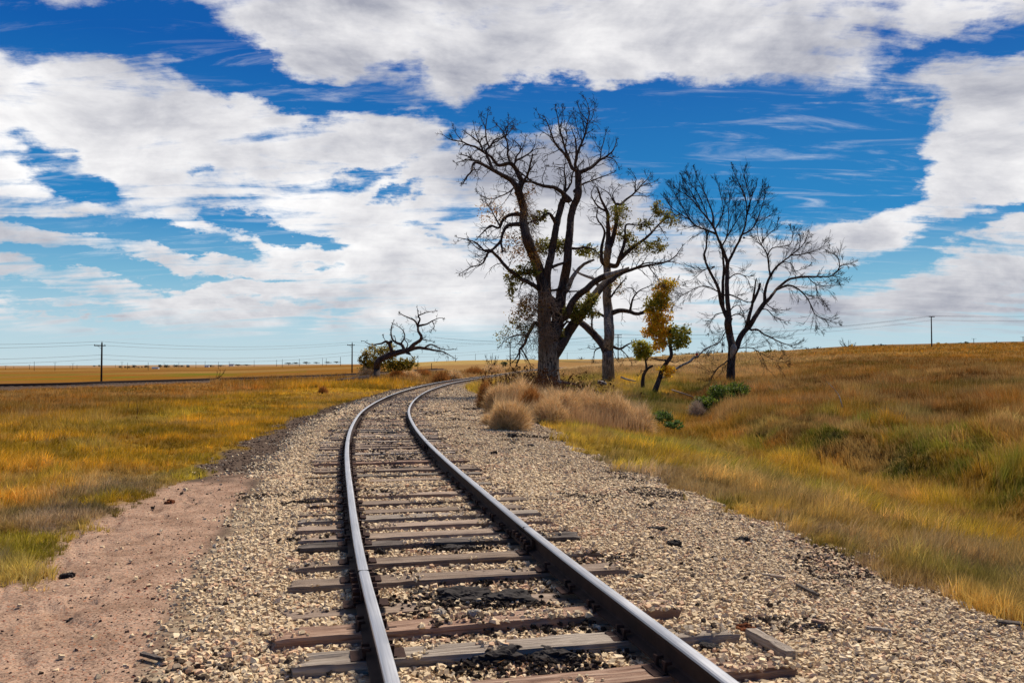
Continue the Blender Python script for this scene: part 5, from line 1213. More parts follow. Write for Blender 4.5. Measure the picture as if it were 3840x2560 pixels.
for (px, py, w, h, lab) in [(1740, 2245, 150, 48, 'large flat black tar lump left of its twin between the rails'), (1900, 2250, 140, 42, 'large flat black tar lump right of its twin between the rails'), (1578, 2223, 46, 14, 'small flat tar patch left of the two large lumps'),
    (1862, 2475, 140, 62, 'craggy black tar lump nearest the bottom edge of the photo'), (2075, 2470, 120, 52, 'black tar lump right of the craggy one near the bottom edge'), (1960, 2450, 90, 34, 'broken tar clod between the two nearest lumps'),
    (1985, 2338, 120, 34, 'wide tar smear before the grey tie between the rails'), (1820, 2160, 110, 26, 'black tar strip by the brown tie ahead of the large lumps'), (1700, 2058, 100, 18, 'dark tar stain in front of the black rotten tie'),
    (1427, 2076, 30, 26, 'round dark clod on the tie near the left rail'), (1604, 2378, 36, 32, 'brown dirt clod between the rails near the bottom'), (1525, 1762, 60, 14, 'oblong black tar piece between the rails in mid distance'),
    (1556, 1790, 22, 14, 'small dark clod behind the oblong tar piece'), (1430, 1582, 20, 10, 'small dark clod between the rails far off, first before the bend'), (1475, 1600, 28, 12, 'dark tar clod between the rails just nearer than the small one'),
    (1470, 1630, 52, 12, 'flat dark tar streak across the far ties'), (1920, 1640, 28, 19, 'dark clod on gravel below the lone round tumbleweed'), (1985, 1672, 30, 9, 'flat dark clod right of the one below the tumbleweed'), (1920, 1664, 16, 9, 'little dark clod right beneath the larger one by the tumbleweed'),
    (1853, 1702, 16, 15, 'upright dark clod on gravel right of the track'), (1172, 1667, 18, 11, 'dark clod on the gravel left of the track'), (1160, 1625, 12, 7, 'small dark clod farther along left of the track'),
    (2530, 2048, 38, 30, 'dark clod standing on gravel in the middle right'), (2462, 1985, 46, 16, 'dark flat clod with a stick right of the track'), (2785, 2028, 34, 20, 'dark clod at the foot of the right grass edge'), (2660, 2462-30, 62, 30, 'black tar clod behind the split reddish tie'),
    (2400, 2165, 44, 16, 'black curled tar piece at the end of a tie right of the track'), (250, 2162, 34, 20, 'dark clod on the sand strip by the left border'), (240, 2478, 20, 16, 'small dark pebble at the bottom of the sand strip'), (264, 2328, 18, 14, 'small dark pebble midway on the sand strip')]:
    lump('tar_lump' if 'tar' in lab else 'clod', px, py, w, h, M['tar'], lab, 'tar lump' if 'tar' in lab else 'clod')
def crumbs():
    cs_ = [(1740, 2270, .22), (1900, 2275, .2), (1862, 2505, .2), (2075, 2495, .22), (1985, 2350, .28), (1820, 2175, .16), (1700, 2064, .16), (1960, 2460, .2), (2330, 2290, .12), (2420, 2400, .14), (2080, 2330, .16), (1200, 2030, .12), (1150, 1890, .1), (2000, 1560, .5), (2020, 1640, .4)]
    X, Y = [], []
    for (px, py, sp) in cs_:
        q = gz(px, py); n = 150; X.append(q[0]+rng.normal(0, sp, n)*1.2); Y.append(q[1]+rng.normal(0, sp, n)*.5)
    X = np.concatenate(X); Y = np.concatenate(Y); k = np.abs(np.abs(offs(X, Y))-.7525) > .09; X, Y = X[k], Y[k]; s_ = rng.uniform(.008, .034, len(X)); c = np.array([.020, .016, .014])*rng.uniform(.6, 2.0, (len(X), 1))
    stones(np.stack([X, Y, height(X, Y)+.022+s_*.2], 1), s_, c, 'tar_crumbs', 'black tar crumbs scattered between the rails and on the right shoulder', 'debris')
crumbs()
lump('stone', 637, 1886, 26, 16, M['rustblock'], 'red orange stone where the sand meets the left grass', 'stone')
lump('scrap', 2795, 2365, 62, 30, M['rustblock'], 'rust brown crumbling block at the end of the grey tie', 'scrap', seed=3)
lump('stone', 1650, 2302, 38, 24, M['stone'] if False else mat_plain('tan_stone', (.40, .34, .26), .9), 'tan stone sitting on the thick reddish tie', 'stone', z=.02)
lump('stone', 1775, 2300, 34, 20, mat_plain('grey_tan_stone', (.34, .30, .24), .9), 'grey tan stone on the tie right of another stone', 'stone', z=.02)
log('dead_stalk', [at(2500+1938*.34, 1000+1545*.34, 28), at(2500+1905*.34, 1000+1430*.34, 28.2), at(2500+1850*.34, 1000+1350*.34, 28.5), at(2500+1765*.34, 1000+1265*.34, 28.8)], [.018, .014, .010, .006], M['pale'], 'pale leafless dead stalk leaning left on the grassy bank', 'stalk', n=5)
log('dead_stalk', [at(3690, 1795, 14.5), at(3672, 1735, 14.5), at(3662, 1680, 14.4)], [.006, .005, .003], M['twigd'], 'thin dark upright reed standing in the grass near the right edge', 'stalk', n=5)
log('dead_stalk', [at(3208, 1810, 17.0), at(3240, 1792, 17.2), at(3262, 1776, 17.4)], [.008, .007, .004], M['pale'], 'short curved pale twig at the bottom of the ditch', 'stalk', n=5)
for k_, (px_, py_, D_, h_) in enumerate([(480, 1530, 28, 60), (512, 1568, 24, 75), (300, 1500, 36, 40), (850, 1478, 40, 30), (690, 1500, 34, 36)]):
    log('dead_stalk', [at(px_, py_, D_), at(px_+4, py_-h_*.5, D_), at(px_-3, py_-h_, D_)], [.008, .006, .003], M['twig'], ['tall thin weed stalk in the left meadow, left of the tallest one', 'tallest thin weed stalk in the left meadow', 'thin weed stalk nearest the second track at left', 'short weed stalk farthest right in the left meadow', 'weed stalk between the tallest one and the far right one'][k_], 'stalk', n=5)
# dry leaves blown between the ties
for (px, py, lab) in [(1274, 2460, 'orange dry leaf against the grey tie left of the rail'), (1875, 2512, 'orange dry leaf on the craggy tar lump')]:
    q = gz(px, py); V = np.array([(-.02, 0, .01), (0, -.015, .02), (.03, 0, .03), (0, .012, .012)]); o = link('dry_leaf', mesh_np('dry_leaf', V, quads=[[0, 1, 2, 3]], cols=np.tile([.42, .2, .06], (4, 1)), mat=M['leaf']), loc=(float(q[0]), float(q[1]), float(q[2])+.03)); tag(o, lab, 'leaf')

# ------------------------------------------------------------------ second track on the left
L2 = np.array([(-85, 22, .0), (-60, 36, .01), (-36.6, 60, .02), (-33.6, 72, .04), (-30.8, 85, .06), (-28, 105, .10), (-25.6, 130, .15), (-22, 165, .5), (-17, 200, .9)])
def far_track():
    Pp, _ = catmull(L2+np.array([0, 0, .10]), np.ones(len(L2)), 2.0); T = np.gradient(Pp, axis=0); h = np.arctan2(T[:, 0], T[:, 1]); n = len(Pp)
    nx = np.cos(h)[:, None]*np.array([1, 0, 0])-np.sin(h)[:, None]*np.array([0, 1, 0])
    for s, lab in ((1, 'dark rail nearer the meadow on the second track at left'), (-1, 'dark rail on the far side of the second track at left')):
        o = sweep_rail('rail', Pp+nx*s*.75+np.array([0, 0, .10]), h, None, mats=[M['railside'], M['railside']]); tag(o, lab, 'rail', 'rails of the second track')
    pr = np.array([(-2.2, -.5), (-1.35, .06), (1.35, .06), (2.2, -.5)]); V = Pp[:, None]+nx[:, None]*pr[None, :, :1]+np.array([0, 0, 1.])*pr[None, :, 1:]
    i = np.arange(n-1)[:, None]*4; j = np.arange(3)[None]; Q = np.stack([i+j, i+j+1, i+5+j, i+4+j], -1).reshape(-1, 4)
    V = V.reshape(-1, 3); me = mesh_np('ballast_bed', V, quads=Q[:, ::-1], cols=np.tile([.10, .07, .05], (len(V), 1)), mat=M['ground'], attrs={'gravel': np.full(len(V), .0), 'sand': np.zeros(len(V))}); tag(link('ballast_bed', me), kind='structure')
    s = np.concatenate([[0], np.cumsum(np.linalg.norm(np.diff(Pp, axis=0), axis=1))])
    for k, x in enumerate(np.arange(44, s[-1]*.72, .62)):
        p = [np.interp(x, s, Pp[:, i]) for i in range(3)]; hh = np.interp(x, s, h); o = link('railway_tie', variants[4]); o.location = (p[0], p[1], p[2]+.10); o.rotation_euler = (0, 0, -hh); tag(o, 'dark wooden tie under the second track at left', 'railway tie', 'ties of the second track')
far_track()

# ------------------------------------------------------------------ utility poles and wires
def cyl(t, a, b, r0, r1, n=8): t.tube(np.array([a, (np.array(a)+np.array(b))/2, b], float), [r0, (r0+r1)/2, r1], n)
def tbobj(t, name, mat, parent): return link(name, mesh_np(name, np.concatenate(t.V), quads=np.concatenate(t.Q), mat=mat, smooth=True), parent)
def pole(px, ytop, ybase, D, label, arms=1, az=0., r=.15, detail=True, group=None, armw=1.2, kind='T'):
    base = at(px, ybase, D); top = at(px, ytop, D); H = top[2]-base[2]; g = float(height(np.array([base[0]]), np.array([D]), False)[0]); ext = max(.4, base[2]-g+.3)
    e = empty('utility_pole', tuple(float(v) for v in base), label, 'utility pole', group, az)
    t = TB(); cyl(t, (0, 0, -ext), (0, 0, H), r, r*.72); tbobj(t, 'post', M['pole'], e)
    for k in range(arms):
        if kind == 'L' or kind == 'T':
            z = H-(.55 if kind == 'L' else .12)-k*.75; m = multi_box('crossarm', [box_np((-.35 if kind == 'L' else 0), -.14, z, armw*2 if kind != 'L' else 2.0, .13, .16)], M['pole'], e)
            if detail:
                for x in ((-1.25, .5) if kind == 'L' else (-armw+.1, -.4, .4, armw-.1)):
                    q = TB(); cyl(q, (x, -.14, z+.07), (x, -.14, z+.26), .06, .045, 6); tbobj(q, 'insulator', M['grey'] if kind != 'L' else M['black'], m)
    if detail and kind == 'L':
        q = TB(); cyl(q, (0, 0, H-.02), (0, 0, H+.28), .06, .05, 6); tbobj(q, 'insulator', M['black'], e)
        q = TB(); cyl(q, (-.75, -.14, H-.58), (-.05, -.1, H-1.2), .03, .03, 5); tbobj(q, 'brace', M['pole'], e)
    return base, top
A1 = pole(380, 1285, 1440, 160, 'tall dark utility pole standing alone on the left plain', 1, .5, .19, kind='L')
A2 = pole(1320, 1286, 1403, 213.6, 'dark utility pole just left of the leaning dead tree', 1, .5, .19, kind='L')
A3 = pole(1913, 1278, 1372, 268, 'dark utility pole seen left of the huge trunk beyond the bend', 1, .5, .19, kind='L')
B1 = pole(3494, 1186, 1301, 217, 'tall dark utility pole on the right hand skyline', 1, .35, .17, armw=.95)
B2 = pole(2318, 1254, 1350, 262, 'utility pole with two crossarms seen right of the second trunk', 2, .35, .17, armw=1.2)
pole(2798, 1253, 1325, 330, 'thin utility pole seen through the bare elm branches', 1, .35, .14, armw=.8)
pole(3652, 1269, 1298, 700, 'short crossarm pole right of the tall skyline pole', 1, 0, .3, armw=2.2)
pole(3840-3, 1262, 1294, 640, 'crossarm pole at the right edge of the photo', 1, 0, .3, armw=2.0)
def fp(px, y0, y1, arm, lab): 
    hp = y1-y0; D = min(2400, 8.5*F/hp); pole(px, y0, y1, D, lab, 1 if arm else 0, 0, .09+D*.00016, False, 'small utility poles on the far plain', armw=1.6+D*.0006)
far = []
for (x, a, b, c) in [(77, 332, 415, 1), (190, 340, 400, 0), (405, 320, 403, 1), (471, 275, 385, 0), (757, 290, 402, 1), (965, 330, 390, 0), (1003, 300, 398, 1), (1060, 320, 398, 0), (1590, 320, 372, 0), (1680, 283, 370, 1), (1757, 292, 385, 0), (2041, 285, 410, 0), (2261, 290, 335, 0)]:
    far.append((x*.2721, 1280+a*.2721, 1280+b*.2721, c))
for (x, a, b) in [(1232, 437, 470), (1350, 432, 470), (1413, 428, 462), (1505, 433, 487), (1579, 430, 462), (1751, 422, 455), (1906, 420, 458), (1945, 415, 470), (2063, 413, 452), (2222, 408, 448), (2248, 410, 458), (2346, 400, 462)]:
    far.append((x*.5442, 1120+a*.5442, 1120+b*.5442, 0))
for (x, a, b) in [(200, 622, 715), (1120, 630, 655), (1258, 620, 645), (1327, 600, 680), (1523, 592, 640), (1675, 598, 640), (1691, 585, 640)]:
    far.append((1200+x*.38265, 1100+a*.38265, 1100+b*.38265, 0))
far.append((2127, 1322, 1343, 0))
far.sort(); 
ORD2 = ORD+['twenty-'+w for w in ORD[:9]]+['thirtieth']+['thirty-'+w for w in ORD[:9]]
for i, f in enumerate(far): fp(*f, f'{ORD2[i]} small distant utility pole counting from the left edge of the plain')
def wire(P0, P1, sag, r, label, group, segs=24, more=None):
    t = TB(); pts = []
    chain = [P0, P1]+(more or [])
    for a, b in zip(chain[:-1], chain[1:]):
        for u in np.linspace(0, 1, segs, endpoint=(b is chain[-1])): p = a*(1-u)+b*u; p = p-np.array([0, 0, 4*sag*u*(1-u)]); pts.append(p)
    pts = np.array(pts); org = pts[0].copy(); t.tube(pts-org, np.full(len(pts), r), 4)
    me = mesh_np('overhead_wire', np.concatenate(t.V), quads=np.concatenate(t.Q), mat=M['wire']); tag(link('overhead_wire', me, loc=tuple(float(v) for v in org)), label, 'wire', group)
def offp(p, dx, dz): return p[1]+np.array([dx, 0, dz])
A0 = (None, A1[1]+(A1[1]-A2[1])*1.0+np.array([0, 0, 1.2]))
ga = 'wires of the left hand pole line'
for dx, dz, lab in ((0, .25, 'topmost thin overhead wire of the left hand pole line'), (-1.2, -.38, 'overhead wire on the crossarm end of the left hand pole line'), (.1, -2.3, 'thin third overhead wire down on the left hand poles'), (-.1, -3.1, 'lowest overhead wire on the left hand pole line')):
    wire(offp(A0, dx, dz), offp(A1, dx, dz), 1.1, .022, lab, ga, more=[offp(A2, dx, dz), offp(A3, dx, dz), offp(A3, dx, dz)+np.array([40, 54, 1.5])])
gb = 'wires of the right hand pole line'
B0 = (None, B1[1]+np.array([92, -58, 2.0])); B3 = (None, B2[1]+np.array([-62, 40, .5]))
for dx, dz, lab in ((-.8, .1, 'left hand wire of the upper pair on the right hand pole line'), (.8, .1, 'right hand wire of the upper pair on the right hand pole line'), (0, -1.0, 'lower single overhead wire of the right hand pole line')):
    wire(offp(B0, dx, dz), offp(B1, dx, dz), 1.9, .022, lab, gb, more=[offp(B2, dx, dz), offp(B3, dx, dz)])

# ------------------------------------------------------------------ fences, signal, farm
def post(px, ytop, ybase, D, label, group, r=.06, mat='post'):
    b = at(px, ybase, D); H = (ybase-ytop)/F*D; t = TB(); t.tube(np.array([(0, 0, -.5), (0, 0, H*.5), (.01, 0, H-.02), (.01, 0, H)]), [r, r*.95, r*.9, r*.3], 7)
    tag(link('fence_post', mesh_np('fence_post', np.concatenate(t.V), quads=np.concatenate(t.Q), mat=M[mat]), loc=tuple(float(v) for v in b)), label, 'fence post', group); return at(px, ytop+(ybase-ytop)*.2, D)
wpts = []
for i, (x, a, b) in enumerate([(70, 440, 465), (228, 438, 462), (258, 432, 460), (400, 425, 458), (670, 418, 450), (973, 402, 438), (1080, 404, 434), (2066, 358, 408), (2273, 370, 402)]):
    px = 3000+x*.35714; wpts.append(post(px, 1150+a*.35714, 1150+b*.35714, 300-i*4, f'{ORD[i]} small fence post from the left along the right hand skyline', 'fence posts on the right hand skyline', .13))
for (px, a, b, D, lab) in [(1618, 1361, 1387, 190, 'fence post standing in the brown field right of the leaning dead tree'), (1567, 1351, 1388, 180, 'taller thin fence post close to the hanging twigs of the leaning tree'), (54, 1441, 1455, 90, 'fence post beyond the second track, nearest the left edge'), (178, 1437, 1445, 100, 'short fence post beyond the second track, left of the tall pole'), (299, 1432, 1441, 110, 'short fence post beyond the second track, close to the tall pole'), (404, 1431, 1440, 115, 'short fence post just right of the tall pole')]:
    post(px, a, b, D, lab, None, .05 if D < 150 else .08)
for k, dz in ((0, 0), (1, -.4)):
    t = TB(); pp = np.array([p+np.array([0, 0, dz]) for p in wpts[:7]]); t.tube(pp-pp[0], np.full(len(pp), .03), 4)
    tag(link('fence_wire', mesh_np('fence_wire', np.concatenate(t.V), quads=np.concatenate(t.Q), mat=M['wire']), loc=tuple(float(v) for v in pp[0])), ['upper', 'lower'][k]+' strand of fence wire on the right hand skyline', 'wire', 'fence wires')
# railway signal
sb = at(2708, 1330, 240); sg = empty('railway_signal', tuple(float(v) for v in sb), 'small railway signal with two black heads left of the bare elm trunk', 'signal')
H = 42/F*240; multi_box('mast', [box_np(-.13, 0, H*.45, .06, .06, H*1.1), box_np(.13, 0, H*.45, .06, .06, H*1.1)]+[box_np(0, 0, z, .26, .05, .05) for z in np.linspace(.3, H*.9, 7)], M['grey'], sg)
for z in (H*.93, H*.30):
    hdm = multi_box('signal_head', [box_np(0, -.16, z, .42, .22, .72), box_np(0, -.30, z+.18, .26, .14, .05), box_np(0, -.30, z-.12, .26, .14, .05)], M['black'], sg)
sp = at(2613, 1340, 200); e = empty('marker_sign', tuple(float(v) for v in sp), 'tiny red marker sign beside the tip of the splintered limb', 'sign'); multi_box('board', [box_np(0, 0, .75, .5, .04, .6)], M['red'], e); multi_box('post', [box_np(0, .05, .1, .07, .05, 1.0)], M['grey'], e)
def barn(px, py, D, w, h, lab, dark=False):
    b = at(px, py, D); s = D/F; W, H = w*s, h*s; e = empty('barn', tuple(float(v) for v in b), lab, 'barn'); dp = W*.5
    multi_box('wall', [box_np(0, dp*.5, H*.32, W, dp, H*.7)], M['white'] if not dark else M['pole'], e)
    V = np.array([(-W*.53, -.3, H*.66), (W*.53, -.3, H*.66), (W*.53, dp+.3, H*.66), (-W*.53, dp+.3, H*.66), (-W*.53, dp*.5, H), (W*.53, dp*.5, H)])
    link('roof', mesh_np('roof', V, tris=[(0, 4, 3), (1, 2, 5)], quads=[(0, 1, 5, 4), (2, 3, 4, 5), (0, 3, 2, 1)], mat=M['roof']), e)
    for x in (-.25, .2): multi_box('door', [box_np(W*x, -.04, H*.22, W*.10, .1, H*.36)], M['window'], e)
barn(581, 1384, 1100, 24, 9, 'long white barn, nearest of the farm buildings on the left plain')
barn(775, 1376, 1300, 16, 8, 'small white barn with a dark roof, middle of the far farm')
barn(867, 1372, 1400, 18, 8, 'white shed right of the other farm buildings on the plain')
barn(704, 1376, 1300, 10, 7, 'small dark shed left of the middle white barn', True)
FT = [(.035, .04, .02), (.06, .055, .03), (.05, .035, .025)]
V0 = leafy('', (0, 0, .5), (.5, .5, .42), 420, .10, FT, seeds=22, smin=.4)
ft_me = mesh_np('crown', V0[0], quads=V0[1], cols=V0[2], mat=M['leaf']); tk = TB(); tk.tube(np.array([(0, 0, -.3), (0, 0, .2), (0, 0, .5)]), [.05, .04, .03], 6); ft_tr = mesh_np('trunk', np.concatenate(tk.V), quads=np.concatenate(tk.Q), mat=M['barkd'])
for (x, y, w, h) in [(1657, 368, 46, 36), (1725, 368, 34, 30), (1775, 370, 60, 32), (1850, 368, 70, 48), (1910, 366, 36, 20), (1955, 366, 26, 26), (2003, 365, 34, 32), (2205, 358, 54, 42), (2290, 362, 76, 36), (1300, 346, 44, 18), (1368, 348, 34, 28), (436, 412, 30, 26), (478, 408, 22, 20), (2040, 366, 30, 18)]:
    px, py = x*.2721, 1280+y*.2721; b = at(px, py, 1500); s = 1500/F*.2721
    e = empty('distant_tree', tuple(float(v) for v in b), 'dark leafy tree in the far farm windbreak on the left plain', 'tree', 'windbreak trees of the far farm'); e.scale = (w*s, w*s, h*s); link('crown', ft_me, e); link('trunk', ft_tr, e)
for (x, y, w, h) in [(1010, 472, 30, 14), (1103, 473, 26, 18), (1150, 473, 36, 18), (1215, 473, 50, 18), (1255, 472, 28, 14), (1295, 473, 22, 18), (1450, 470, 50, 14), (1520, 466, 50, 10), (1640, 461, 60, 10), (1700, 460, 50, 8), (1990, 452, 60, 12), (2040, 450, 50, 12), (2110, 448, 50, 14), (2180, 446, 40, 10), (2260, 444, 50, 10), (2320, 442, 50, 10)]:
    px, py = x*.5442, 1120+y*.5442; b = at(px, py, 2000); s = 2000/F*.5442
    e = empty('distant_tree', tuple(float(v) for v in b), 'low dark tree on the far horizon behind the farm', 'tree', 'trees on the far left horizon'); e.scale = (w*s, w*s, h*s*1.1); link('crown', ft_me, e); link('trunk', ft_tr, e)

# ------------------------------------------------------------------ sky
SUN_EL, SUN_AZ = math.radians(52), math.radians(38)     # azimuth from +Y towards +X
def build_world():
    w = bpy.data.worlds.new('World'); scene.world = w; w.use_nodes = True; nt = w.node_tree; nt.nodes.clear()
    out = nd(nt, 'ShaderNodeOutputWorld'); bg = nd(nt, 'ShaderNodeBackground'); L(nt, bg.outputs[0], out.inputs[0]); bg.inputs[1].default_value = .12
    sky = nd(nt, 'ShaderNodeTexSky', sky_type='NISHITA'); sky.sun_disc = False; sky.sun_elevation = SUN_EL; sky.sun_rotation = SUN_AZ; sky.air_density = 1.0; sky.dust_density = .4; sky.ozone_density = 2.5
    tc = nd(nt, 'ShaderNodeTexCoord'); d = tc.outputs['Generated']
    sp = nd(nt, 'ShaderNodeSeparateXYZ'); L(nt, d, sp.inputs[0]); x, y, z = sp.outputs
    az = math_(nt, 'ARCTAN2', x, y); el = math_(nt, 'ARCSINE', z)
    cb = nd(nt, 'ShaderNodeCombineXYZ'); L(nt, az, cb.inputs[0]); L(nt, el, cb.inputs[1])
    # cloud plane coordinates for perspective correct streaks, and plain direction coordinates for billows
    zz = math_(nt, 'ADD', math_(nt, 'MAXIMUM', z, 0.0), .13)
    cp = nd(nt, 'ShaderNodeCombineXYZ'); L(nt, math_(nt, 'DIVIDE', x, zz), cp.inputs[0]); L(nt, math_(nt, 'DIVIDE', y, zz), cp.inputs[1])
    mp = nd(nt, 'ShaderNodeMapping'); mp.inputs['Rotation'].default_value = (0, 0, math.radians(-28)); mp.inputs['Scale'].default_value = (.9, 1.35, 1); L(nt, cp.outputs[0], mp.inputs[0])
    md = nd(nt, 'ShaderNodeMapping'); md.inputs['Scale'].default_value = (1, 1, 1.9); L(nt, d, md.inputs[0])
    wn = noise(nt, 4.2, 7, md.outputs[0], .64); wv = nd(nt, 'ShaderNodeVectorMath', operation='SUBTRACT'); L(nt, wn.outputs['Color'], wv.inputs[0]); wv.inputs[1].default_value = (.5, .5, .5)
    ws = nd(nt, 'ShaderNodeVectorMath', operation='MULTIPLY'); L(nt, wv.outputs[0], ws.inputs[0]); ws.inputs[1].default_value = (.30, .15, 0)
    ad = nd(nt, 'ShaderNodeVectorMath', operation='ADD'); L(nt, cb.outputs[0], ad.inputs[0]); L(nt, ws.outputs[0], ad.inputs[1]); lay = ad.outputs[0]
    acc = None
    def A(px, py):
        v = ray(px*1.6327, py*1.6327); v /= np.linalg.norm(v); return math.atan2(v[0], v[1]), math.asin(v[2])
    for (cx, cy, rx, ry, rot, amp) in HOLES:
        a, e = A(cx, cy); k = 1.6327/F*math.cos(a)**1.5
        m = nd(nt, 'ShaderNodeMapping', vector_type='TEXTURE'); m.inputs['Location'].default_value = (a, e, 0); m.inputs['Rotation'].default_value = (0, 0, -math.radians(rot)); m.inputs['Scale'].default_value = (rx*k, ry*k, 1); L(nt, lay, m.inputs[0])
        ln = nd(nt, 'ShaderNodeVectorMath', operation='LENGTH'); L(nt, m.outputs[0], ln.inputs[0])
        mr = nd(nt, 'ShaderNodeMapRange', interpolation_type='SMOOTHSTEP'); L(nt, ln.outputs['Value'], mr.inputs[0]); mr.inputs['From Min'].default_value = .25; mr.inputs['From Max'].default_value = 1.75; mr.inputs['To Min'].default_value = amp; mr.inputs['To Max'].default_value = 0
        acc = mr.outputs[0] if acc is None else math_(nt, 'ADD', acc, mr.outputs[0])
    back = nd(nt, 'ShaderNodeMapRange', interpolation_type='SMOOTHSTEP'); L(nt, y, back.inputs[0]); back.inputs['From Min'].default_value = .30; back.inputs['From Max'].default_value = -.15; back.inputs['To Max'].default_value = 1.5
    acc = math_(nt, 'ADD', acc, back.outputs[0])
    n1 = noise(nt, 5.0, 10, md.outputs[0], .62, .25)
    m2 = nd(nt, 'ShaderNodeMapping'); m2.inputs['Rotation'].default_value = (0, 0, math.radians(-28)); m2.inputs['Scale'].default_value = (1.3, 4.2, 1); L(nt, cp.outputs[0], m2.inputs[0])
    n2 = noise(nt, 1.4, 9, m2.outputs[0], .64, .5)
    den = math_(nt, 'ADD', math_(nt, 'MULTIPLY', math_(nt, 'SUBTRACT', n1.outputs[0], .5), 3.3), math_(nt, 'MULTIPLY', math_(nt, 'SUBTRACT', n2.outputs[0], .5), 2.9))
    den = math_(nt, 'SUBTRACT', math_(nt, 'ADD', den, .86), acc)
    cov = nd(nt, 'ShaderNodeMapRange', interpolation_type='SMOOTHSTEP'); L(nt, den, cov.inputs[0]); cov.inputs['From Min'].default_value = .05; cov.inputs['From Max'].default_value = .90; cov.inputs['To Max'].default_value = .98
    lo = nd(nt, 'ShaderNodeMapRange', interpolation_type='SMOOTHSTEP'); L(nt, math_(nt, 'ADD', el, math_(nt, 'MULTIPLY', math_(nt, 'SUBTRACT', n2.outputs[0], .5), .05)), lo.inputs[0]); lo.inputs['From Min'].default_value = math.radians(1.6); lo.inputs['From Max'].default_value = math.radians(3.6)
    m4 = nd(nt, 'ShaderNodeMapping'); m4.inputs['Rotation'].default_value = (0, 0, math.radians(-20)); m4.inputs['Scale'].default_value = (2.0, 7.5, 1); L(nt, cp.outputs[0], m4.inputs[0])
    wsp = nd(nt, 'ShaderNodeMapRange', interpolation_type='SMOOTHSTEP'); L(nt, noise(nt, 1.2, 9, m4.outputs[0], .66, .8).outputs[0], wsp.inputs[0]); wsp.inputs['From Min'].default_value = .50; wsp.inputs['From Max'].default_value = .80; wsp.inputs['To Max'].default_value = .42
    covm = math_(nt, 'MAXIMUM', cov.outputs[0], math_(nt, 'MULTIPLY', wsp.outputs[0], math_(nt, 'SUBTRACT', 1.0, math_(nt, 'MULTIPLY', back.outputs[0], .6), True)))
    cover = math_(nt, 'MULTIPLY', covm, lo.outputs[0])
    # cloud brightness: thick parts greyer with a lilac cast overhead, thin edges and lower clouds bright
    n3a = noise(nt, 3.4, 7, md.outputs[0], .60, .3); n3b = noise(nt, 9.0, 6, md.outputs[0], .60, .4)
    th = nd(nt, 'ShaderNodeMapRange'); L(nt, math_(nt, 'ADD', math_(nt, 'ADD', math_(nt, 'MULTIPLY', n3a.outputs[0], .68), math_(nt, 'MULTIPLY', n3b.outputs[0], .32)), math_(nt, 'ADD', math_(nt, 'MULTIPLY', den, .05), math_(nt, 'MULTIPLY', el, .10))), th.inputs[0]); th.inputs['From Min'].default_value = .45; th.inputs['From Max'].default_value = .70
    cc = ramp(nt, th.outputs[0], [(0, (7.5, 7.4, 7.35)), (.40, (5.7, 5.65, 5.8)), (1, (2.7, 2.8, 3.3))])
    # clear sky, deepened with height as in the photograph's polarised blue
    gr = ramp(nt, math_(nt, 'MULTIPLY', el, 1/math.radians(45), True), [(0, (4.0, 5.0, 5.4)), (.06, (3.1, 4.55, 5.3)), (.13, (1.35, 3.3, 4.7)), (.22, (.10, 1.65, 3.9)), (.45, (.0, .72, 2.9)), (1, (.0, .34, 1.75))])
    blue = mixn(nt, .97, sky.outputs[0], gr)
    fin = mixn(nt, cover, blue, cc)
    L(nt, fin, bg.inputs[0])
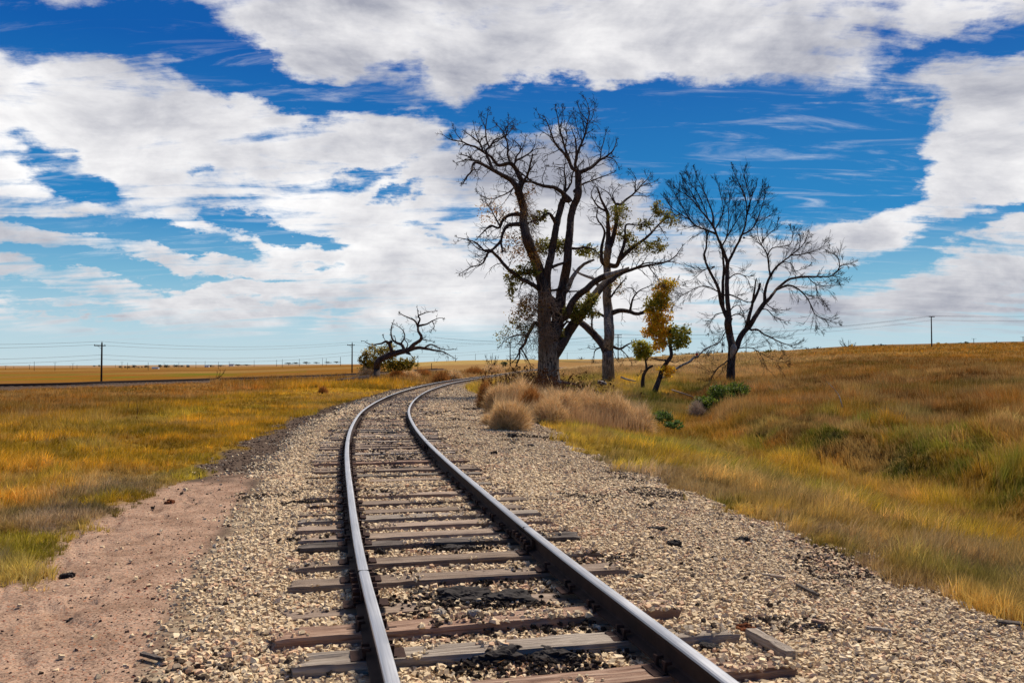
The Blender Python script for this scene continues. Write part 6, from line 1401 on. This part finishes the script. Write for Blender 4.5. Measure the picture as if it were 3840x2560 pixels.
HOLES = [(60, 45, 240, 60, 0, .75), (420, 75, 180, 55, 12, .65), (30, 120, 60, 50, 0, .3), (290, 135, 90, 35, 25, .45), (520, 150, 160, 40, -2, .55), (700, 190, 150, 45, 8, .6), (880, 165, 130, 34, -8, .6), (880, 230, 140, 30, 8, .4),
    (1000, 270, 80, 50, 20, .7), (1170, 245, 120, 50, -12, .95), (1010, 130, 60, 50, 60, .4), (620, 200, 120, 30, 15, .4), (1330, 250, 120, 40, 0, .7), (1560, 300, 330, 95, 6, 1.2), (1500, 260, 220, 50, -5, .6), (1800, 370, 260, 85, -3, 1.2), (1720, 450, 170, 60, 10, .8), (2010, 290, 130, 70, -10, .8), (1980, 410, 110, 50, -15, .6),
    (1900, 160, 200, 65, -12, .70), (2140, 115, 150, 38, -18, .75), (2260, 95, 70, 26, -20, .5), (2080, 230, 160, 36, -20, .45), (2190, 540, 170, 38, -14, .9), (2030, 620, 160, 42, -8, .7), (2330, 500, 60, 25, 0, .5), (1930, 560, 90, 20, -15, .3),
    (45, 350, 95, 45, 8, 1.1), (160, 395, 70, 25, 10, .4), (330, 515, 200, 26, 7, 1.3), (120, 480, 120, 14, 0, .9), (560, 490, 120, 18, 12, 1.0), (480, 555, 110, 18, 5, .9), (730, 540, 100, 18, 14, 1.1), (130, 590, 160, 20, 3, 1.2), (370, 628, 120, 22, 5, 1.3),
    (760, 610, 80, 13, 0, 1.0), (560, 650, 90, 9, 0, .7), (60, 690, 140, 22, 4, .8), (980, 520, 70, 14, 10, .6), (250, 735, 160, 8, 0, .6), (620, 700, 160, 8, 0, .5), (830, 395, 65, 20, -20, .85), (900, 425, 42, 14, -15, .8), (1000, 335, 70, 20, -25, .5), (1540, 590, 70, 40, 0, .35), (1470, 410, 60, 30, 0, .35), (1090, 560, 60, 15, 0, .2), (480, 380, 16, 8, 0, .3),
    (700, 330, 330, 70, 5, -.35), (1350, 110, 300, 60, 0, -.3), (700, 50, 200, 45, 0, -.35), (250, 300, 160, 60, 15, -.3), (2250, 350, 120, 90, 0, -.35), (2100, 450, 200, 45, -18, -.55), (2150, 660, 250, 50, -10, -.3), (1300, 450, 150, 120, 0, -.3), (900, 700, 500, 35, 0, -.2), (1000, 600, 250, 40, 0, -.3)]
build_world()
sl = bpy.data.lights.new('sun', 'SUN'); sl.energy = 4.8; sl.angle = math.radians(16); sl.color = (1, .90, .77)
so = bpy.data.objects.new('sun', sl); COL.objects.link(so)
from mathutils import Vector
sd = Vector((math.sin(SUN_AZ)*math.cos(SUN_EL), math.cos(SUN_AZ)*math.cos(SUN_EL), math.sin(SUN_EL))); so.rotation_euler = sd.to_track_quat('Z', 'Y').to_euler()

cam = bpy.data.cameras.new('camera'); co = bpy.data.objects.new('camera', cam); COL.objects.link(co); scene.camera = co
co.location = (0, 0, EYE); co.rotation_euler = (PI/2+TH, 0, 0); cam.lens = 36*F/3840; cam.sensor_width = 36; cam.clip_start = .05; cam.clip_end = 20000
vs = scene.view_settings; scene.display_settings.display_device = 'sRGB'; vs.view_transform = 'Standard'; vs.look = 'None'; vs.exposure = .22; vs.gamma = 1; vs.use_curve_mapping = False
scene.cycles.max_bounces = 6; scene.cycles.diffuse_bounces = 3; scene.cycles.transparent_max_bounces = 8
